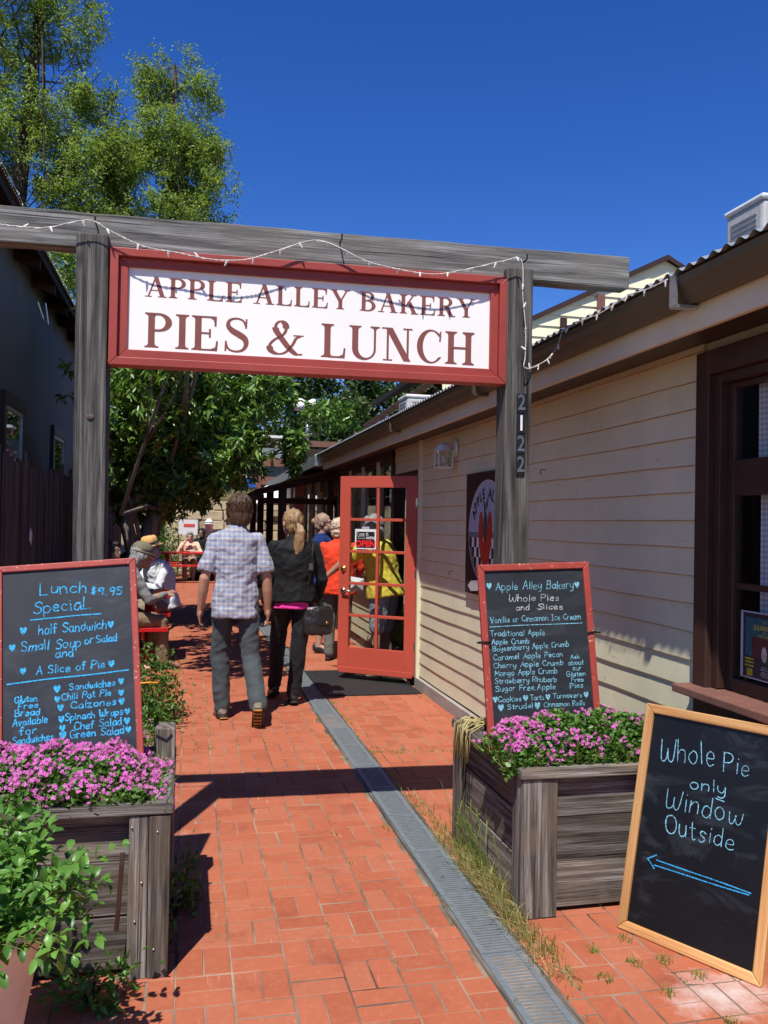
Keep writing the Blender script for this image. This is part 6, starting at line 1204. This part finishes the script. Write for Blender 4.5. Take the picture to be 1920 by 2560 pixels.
# man in plaid, walking away
figure((.385,6.87,0),0,'man in a pale blue plaid shirt and grey trousers walking away down the path',1.79,
 dict(hipL=(-.095,.02,.93),hipR=(.095,-.01,.93),kneeL=(-.105,.10,.50),ankL=(-.085,.10,.085),toeL=(-.115,.28,.035),kneeR=(.125,-.03,.50),ankR=(.165,-.27,.16),toeR=(.175,-.17,.035),
  shL=(-.168,-.01,1.392),shR=(.168,.01,1.392),elL=(-.238,-.03,1.10),elR=(.236,.0,1.10),wrL=(-.262,.05,.86),wrR=(.252,.06,.86),head=(.02,.02,1.617),neck=(.005,-.01,1.475)),
 (.50,.27,.175),M['plaid'],'short',(.80,0),cloth('charcoal trousers',(.060,.070,.074)),'long',(shoe_t,shoe_s,shoe_o),H_br,'short',vox=.0085,wr=1.2,hemflare=1.05,build=.88)
wo,wj,whp,WHR,ws_=figure((.90,7.36,0),R(4),'woman in black jacket and trousers with a blonde ponytail walking away',1.69,
 dict(hipL=(-.09,.02,.93),hipR=(.09,-.01,.93),kneeL=(-.10,.20,.52),ankL=(-.09,.35,.12),toeL=(-.10,.52,.05),kneeR=(.055,.0,.50),ankR=(.03,.05,.09),toeR=(.05,.23,.03),
  shL=(-.18,0,1.41),shR=(.18,0,1.41),elL=(-.24,-.01,1.12),elR=(.26,.0,1.12),wrL=(-.23,.10,.90),wrR=(.25,.14,.92),head=(-.02,.02,1.62)),
 (.55,.31,.21),cloth('black jacket',(.009,.009,.010),.7),'long',(.93,0),cloth('black leggings',(.014,.0145,.017),.7),'long',(shoe_k,shoe_s),H_bl,'pony',face=R(18),vox=.0085,wr=1.0,hemflare=1.03)
m=MB(); m.loft([((0,0,.865*ws_),.176*ws_,.134*ws_),((0,0,.93*ws_),.170*ws_,.128*ws_),((0,.0,.965*ws_),.165*ws_,.125*ws_)],28); link('pink_hem',organic(m,'pink_hem',cloth('hot pink shirt',(.72,.045,.32)),.008,2,.4,(.006,14,(.6,.6,3)),1),wo)
bag=empty('handbag',(1.105,7.30,.77),R(8),'black leather handbag hanging from the shoulder of the ponytailed woman','handbag')
m=MB(); m.loft([((0,0,-.16),.13,.05),((0,0,-.14),.15,.065),((0,0,-.05),.155,.07),((0,0,.05),.14,.055),((0,0,.085),.12,.035)],24); link('body',organic(m,'body',plain('black bag leather',(.018,.017,.017),.35,.5,0,.2,30,.3),.007,3,.4,(.006,16,(1,1,1)),2),bag)
MB().box((-.01,-.075,-.07),(.135,-.066,.07)).build('flap',plain('dark flap leather',(.014,.012,.010),.45,.45),bag,bevel=.01); MB().ball((.07,-.08,-.05),(.016,.005,.012),8).build('clasp',M['brass'],bag,True)
MB().tube([(-.10,0,.07),(-.10,-.035,.30),(-.085,-.08,.50),(-.075,-.07,.60),(-.07,.02,.655),(-.08,.10,.60),(-.06,.10,.4),(.02,.03,.08)],.011,6,flat=.35).build('strap',M['black'],bag,True); MB().box((-.115,-.075,.40),(-.078,-.063,.455)).build('buckle',M['nickel'],bag)
bag.scale=(.9,.9,1)
for x in (-.10,-.085,-.07,-.055): MB().ball((x,-.045,.06),.006,6).build('stud',M['brass'],bag)
# red sweater, seen from behind at the counter
figure((1.70,9.72,0),R(-25),'white haired person in a bright red sweater and grey trousers behind the door',1.62,
 dict(elL=(-.27,.05,1.14),wrL=(-.20,.28,1.08),elR=(.27,.08,1.14),wrR=(.18,.30,1.05),shL=(-.19,0,1.40),shR=(.19,0,1.40)),(.55,.33,.24),cloth('red sweater',(.72,.055,.02)),'long',(.82,0),cloth('grey slacks',(.13,.125,.11)),'long',(shoe_k,shoe_s),H_cu,'curly',face=R(-20),vox=.0115,build=1.16,hemflare=1.04)
pb=MB().add([(0,0,0),(.19,-.03,.03),(.2,-.05,.16),(.02,-.03,.19),(.1,-.07,.1)],[(0,1,4),(1,2,4),(2,3,4),(3,0,4)]).add([(0,.03,0),(.19,.02,.03),(.2,.0,.16),(.02,.02,.19)],[(3,2,1,0)]).build('paper_bag',plain('white paper',(.7,.7,.7),.8,.2),None,label='crumpled white paper bag held behind the door glass',cat='bag'); pb.location=(1.72,9.35,.80)
# blue shirt, facing right
bl,bj,bhp,BHR,bs=figure((1.60,10.35,0),R(-98),'person in a dark blue shirt and sunglasses standing in the porch shade',1.68,
 dict(elL=(-.26,.02,1.12),wrL=(-.22,.22,1.0),elR=(.26,.0,1.12),wrR=(.25,.12,.9)),(.48,.27,.2),cloth('dark blue shirt',(.010,.03,.13)),'short',(.84,0),cloth('black trousers',(.012,.012,.015)),'capri',(shoe_k,),H_rd,'bun',face=R(-12),vox=.0115,build=1.1)
MB().ball(bhp(-.031,.096,.008),(.026,.008,.018),10,rot=BHR).ball(bhp(.031,.096,.008),(.026,.008,.018),10,rot=BHR).bar(bhp(-.07,.07,.012),bhp(-.078,-.01,.015),.004,.008).bar(bhp(.07,.07,.012),bhp(.078,-.01,.015),.004,.008).build('sunglasses',M['black'],bl,True)
# yellow shirt in the doorway, reaching to the handle
yl,yj,yhp,YHR,ysc=figure((2.0,8.66,0),R(50),'man in a yellow tee and grey shorts reaching out through the doorway',1.70,
 dict(pel=(0,0,.97),chest=(0,.05,1.24),neck=(0,.10,1.44),shL=(-.19,.10,1.38),shR=(.19,.08,1.38),elL=(-.29,.30,1.24),wrL=(-.31,.52,1.06),elR=(.25,.05,1.10),wrR=(.24,.2,.95),head=(0,.15,1.585)),(.42,.23,.15),cloth('yellow tee',(.85,.66,.08)),'short',(.84,0),cloth('pale denim shorts',(.33,.36,.40)),'short',(shoe_t,shoe_s),H_gr,'short',face=R(10),tilt=R(10),vox=.0115,build=1.22,hemflare=1.08)
hatm=lambda nm,c:plain(nm,c,.85,.2,0,.1,20)
def brimhat(root,hp,HR,s,mat,band,br=.16,crown=.10,name='hat',label=None,loc=None,cap=False):
    hh=empty(name,(0,0,0),0,parent=root)
    def ring(z,rx,ry): return (hp(0,-.01,z),HR@Vector((rx*s,0,0)),HR@Vector((0,ry*s,0)))
    if cap: MB().loft([ring(.035,.094,.108),ring(.07,.097,.112),ring(.10,.088,.10),ring(.128,.06,.07),ring(.138,.02,.02)],22).build('crown',mat,hh,True); MB().loft([(hp(0,.06,.04),HR@Vector((.075*s,0,0)),HR@Vector((0,.09*s,-.02*s))),(hp(0,.065,.032),HR@Vector((.078*s,0,0)),HR@Vector((0,.095*s,-.02*s)))],20).build('brim',mat,hh,True); MB().loft([ring(.028,.105,.118),ring(.035,.108,.122),ring(.042,.098,.112)],22).build('edge',mat,hh,True)
    else:
        MB().loft([ring(.048,.092,.106),ring(.10,.09,.102),ring(.135,.082,.09),ring(.150,.06,.07),(hp(0,-.01,.138),HR@Vector((.03*s,0,0)),HR@Vector((0,.05*s,0)))],24).build('crown',mat,hh,True)
        MB().loft([ring(.045,br,br*1.08),ring(.050,br*.98,br*1.06),ring(.052,.09,.10)],28).build('brim',mat,hh,True); MB().loft([ring(.053,.0945,.1085),ring(.083,.093,.106)],24).build('band',band,hh,True)
SIT=dict(pel=(0,0,.56),hipL=(-.09,.03,.53),hipR=(.09,.03,.53),kneeL=(-.11,.44,.50),kneeR=(.11,.44,.50),ankL=(-.11,.46,.09),ankR=(.11,.46,.09),toeL=(-.12,.63,.03),toeR=(.12,.63,.03),chest=(0,.06,.85),neck=(0,.12,1.05),shL=(-.19,.11,.99),shR=(.19,.11,.99),elL=(-.25,.25,.74),elR=(.25,.25,.74),wrL=(-.18,.45,.78),wrR=(.18,.45,.78),head=(0,.17,1.20))
def sit(**kw): d=dict(SIT); d.update(kw); return d
p,pj,php,PHR,ps=figure((-.70,9.22,0),R(-66),'diner in a grey jacket and olive cap sitting at the near picnic table',1.78,sit(neck=(0,.16,1.03),chest=(0,.09,.84),head=(0,.26,1.17)),(.40,.22,.15),cloth('grey jacket',(.20,.195,.19)),'long',(.86,0),cloth('khaki trousers',(.21,.145,.085)),'long',(shoe_k,shoe_s),H_gr,'short',tilt=R(15),vox=.0115,hemflare=1.1)
brimhat(p,php,PHR,ps,hatm('olive felt',(.17,.15,.10)),None,cap=True,name='cap')
p,pj,php,PHR,ps=figure((-.24,10.85,0),R(120),'diner in a straw fedora and white shirt at the near picnic table',1.78,sit(neck=(0,.14,1.04),head=(0,.22,1.19),wrL=(-.1,.42,.80),wrR=(.12,.42,.80)),(.45,.26,.18),cloth('white shirt',(.62,.66,.68)),'long',(.92,0),cloth('tan trousers',(.24,.20,.15)),'long',(shoe_b,M['white']),H_gr,'short',tilt=R(12),vox=.0115,hemflare=1.1)
brimhat(p,php,PHR,ps,hatm('tan straw',(.60,.36,.13)),M['black'],br=.155,name='fedora')
p,pj,php,PHR,ps=figure((.08,23.45,0),R(178),'grey haired diner in a beige cardigan at the far picnic table',1.68,sit(elR=(.30,.30,.78),wrR=(.10,.36,1.08),elL=(-.32,.30,.76),wrL=(-.02,.46,.80)),(.60,.34,.26),cloth('beige cardigan',(.62,.46,.33)),'long',(.92,0),cloth('floral trousers',(.35,.28,.2)),'long',(shoe_k,),H_gr,'bob',tilt=R(10),vox=.012,build=1.12,hands=True)
MB().loft([(Vector((0,.115,.70)),Vector((.07,0,0)),Vector((0,.075,0))),(Vector((0,.16,.98)),Vector((.06,0,0)),Vector((0,.045,0)))],12).build('pink_blouse',cloth('pink blouse',(.62,.35,.42)),p,True)
figure((.45,24.5,0),R(160),'dark haired diner half hidden behind the grey haired diner',1.80,sit(),(.30,.17,.12),cloth('black hoodie',(.015,.015,.017)),'long',(.92,0),cloth('dark jeans',(.03,.035,.05)),'long',(shoe_k,),H_dk,'short',vox=.013,hands=False)
figure((-1.02,10.95,0),R(-120),'dark haired diner in the deep shade by the fence',1.72,sit(),(.34,.2,.15),cloth('navy top',(.02,.02,.03)),'long',(.92,0),cloth('navy trousers',(.02,.02,.03)),'long',(shoe_k,),H_dk,'bob',vox=.013,hands=False)
figure((-.98,14.0,0),R(-85),'diner at the middle picnic table with bare crossed legs and blue shoes',1.75,sit(kneeR=(.10,.44,.56),ankR=(-.02,.66,.36),toeR=(-.04,.80,.42)),(.42,.24,.15),cloth('dark green tee',(.02,.03,.02)),'short',(.92,0),cloth('olive shorts',(.06,.06,.04)),'short',(shoe_b,M['white']),H_dk,'short',vox=.012,hands=False)
figure((1.20,15.6,0),R(100),'dark haired diner seated beyond the porch post behind the ponytailed woman',1.72,sit(),(.34,.2,.14),cloth('black shirt',(.012,.012,.014)),'long',(.92,0),cloth('black jeans',(.012,.012,.014)),'long',(shoe_k,),H_dk,'short',vox=.013,hands=False)
figure((.78,23.9,0),R(170),'dark haired diner glimpsed beside the plaid man at the far table',1.74,sit(),(.34,.2,.14),cloth('charcoal shirt',(.02,.02,.022)),'long',(.92,0),cloth('charcoal jeans',(.02,.02,.022)),'long',(shoe_k,),H_dk,'short',vox=.013,hands=False)
MB().box((.95,15.35,.40),(1.5,15.85,.445)).box((1.0,15.4,0),(1.05,15.45,.40)).box((1.4,15.75,0),(1.45,15.8,.40)).box((1.0,15.75,0),(1.05,15.8,.40)).box((1.4,15.4,0),(1.45,15.45,.40)).build('stool',M['brownX'],None,label='low dark bench under the seated diner by the porch',cat='bench')

bpy.data.scenes.remove(TMP)
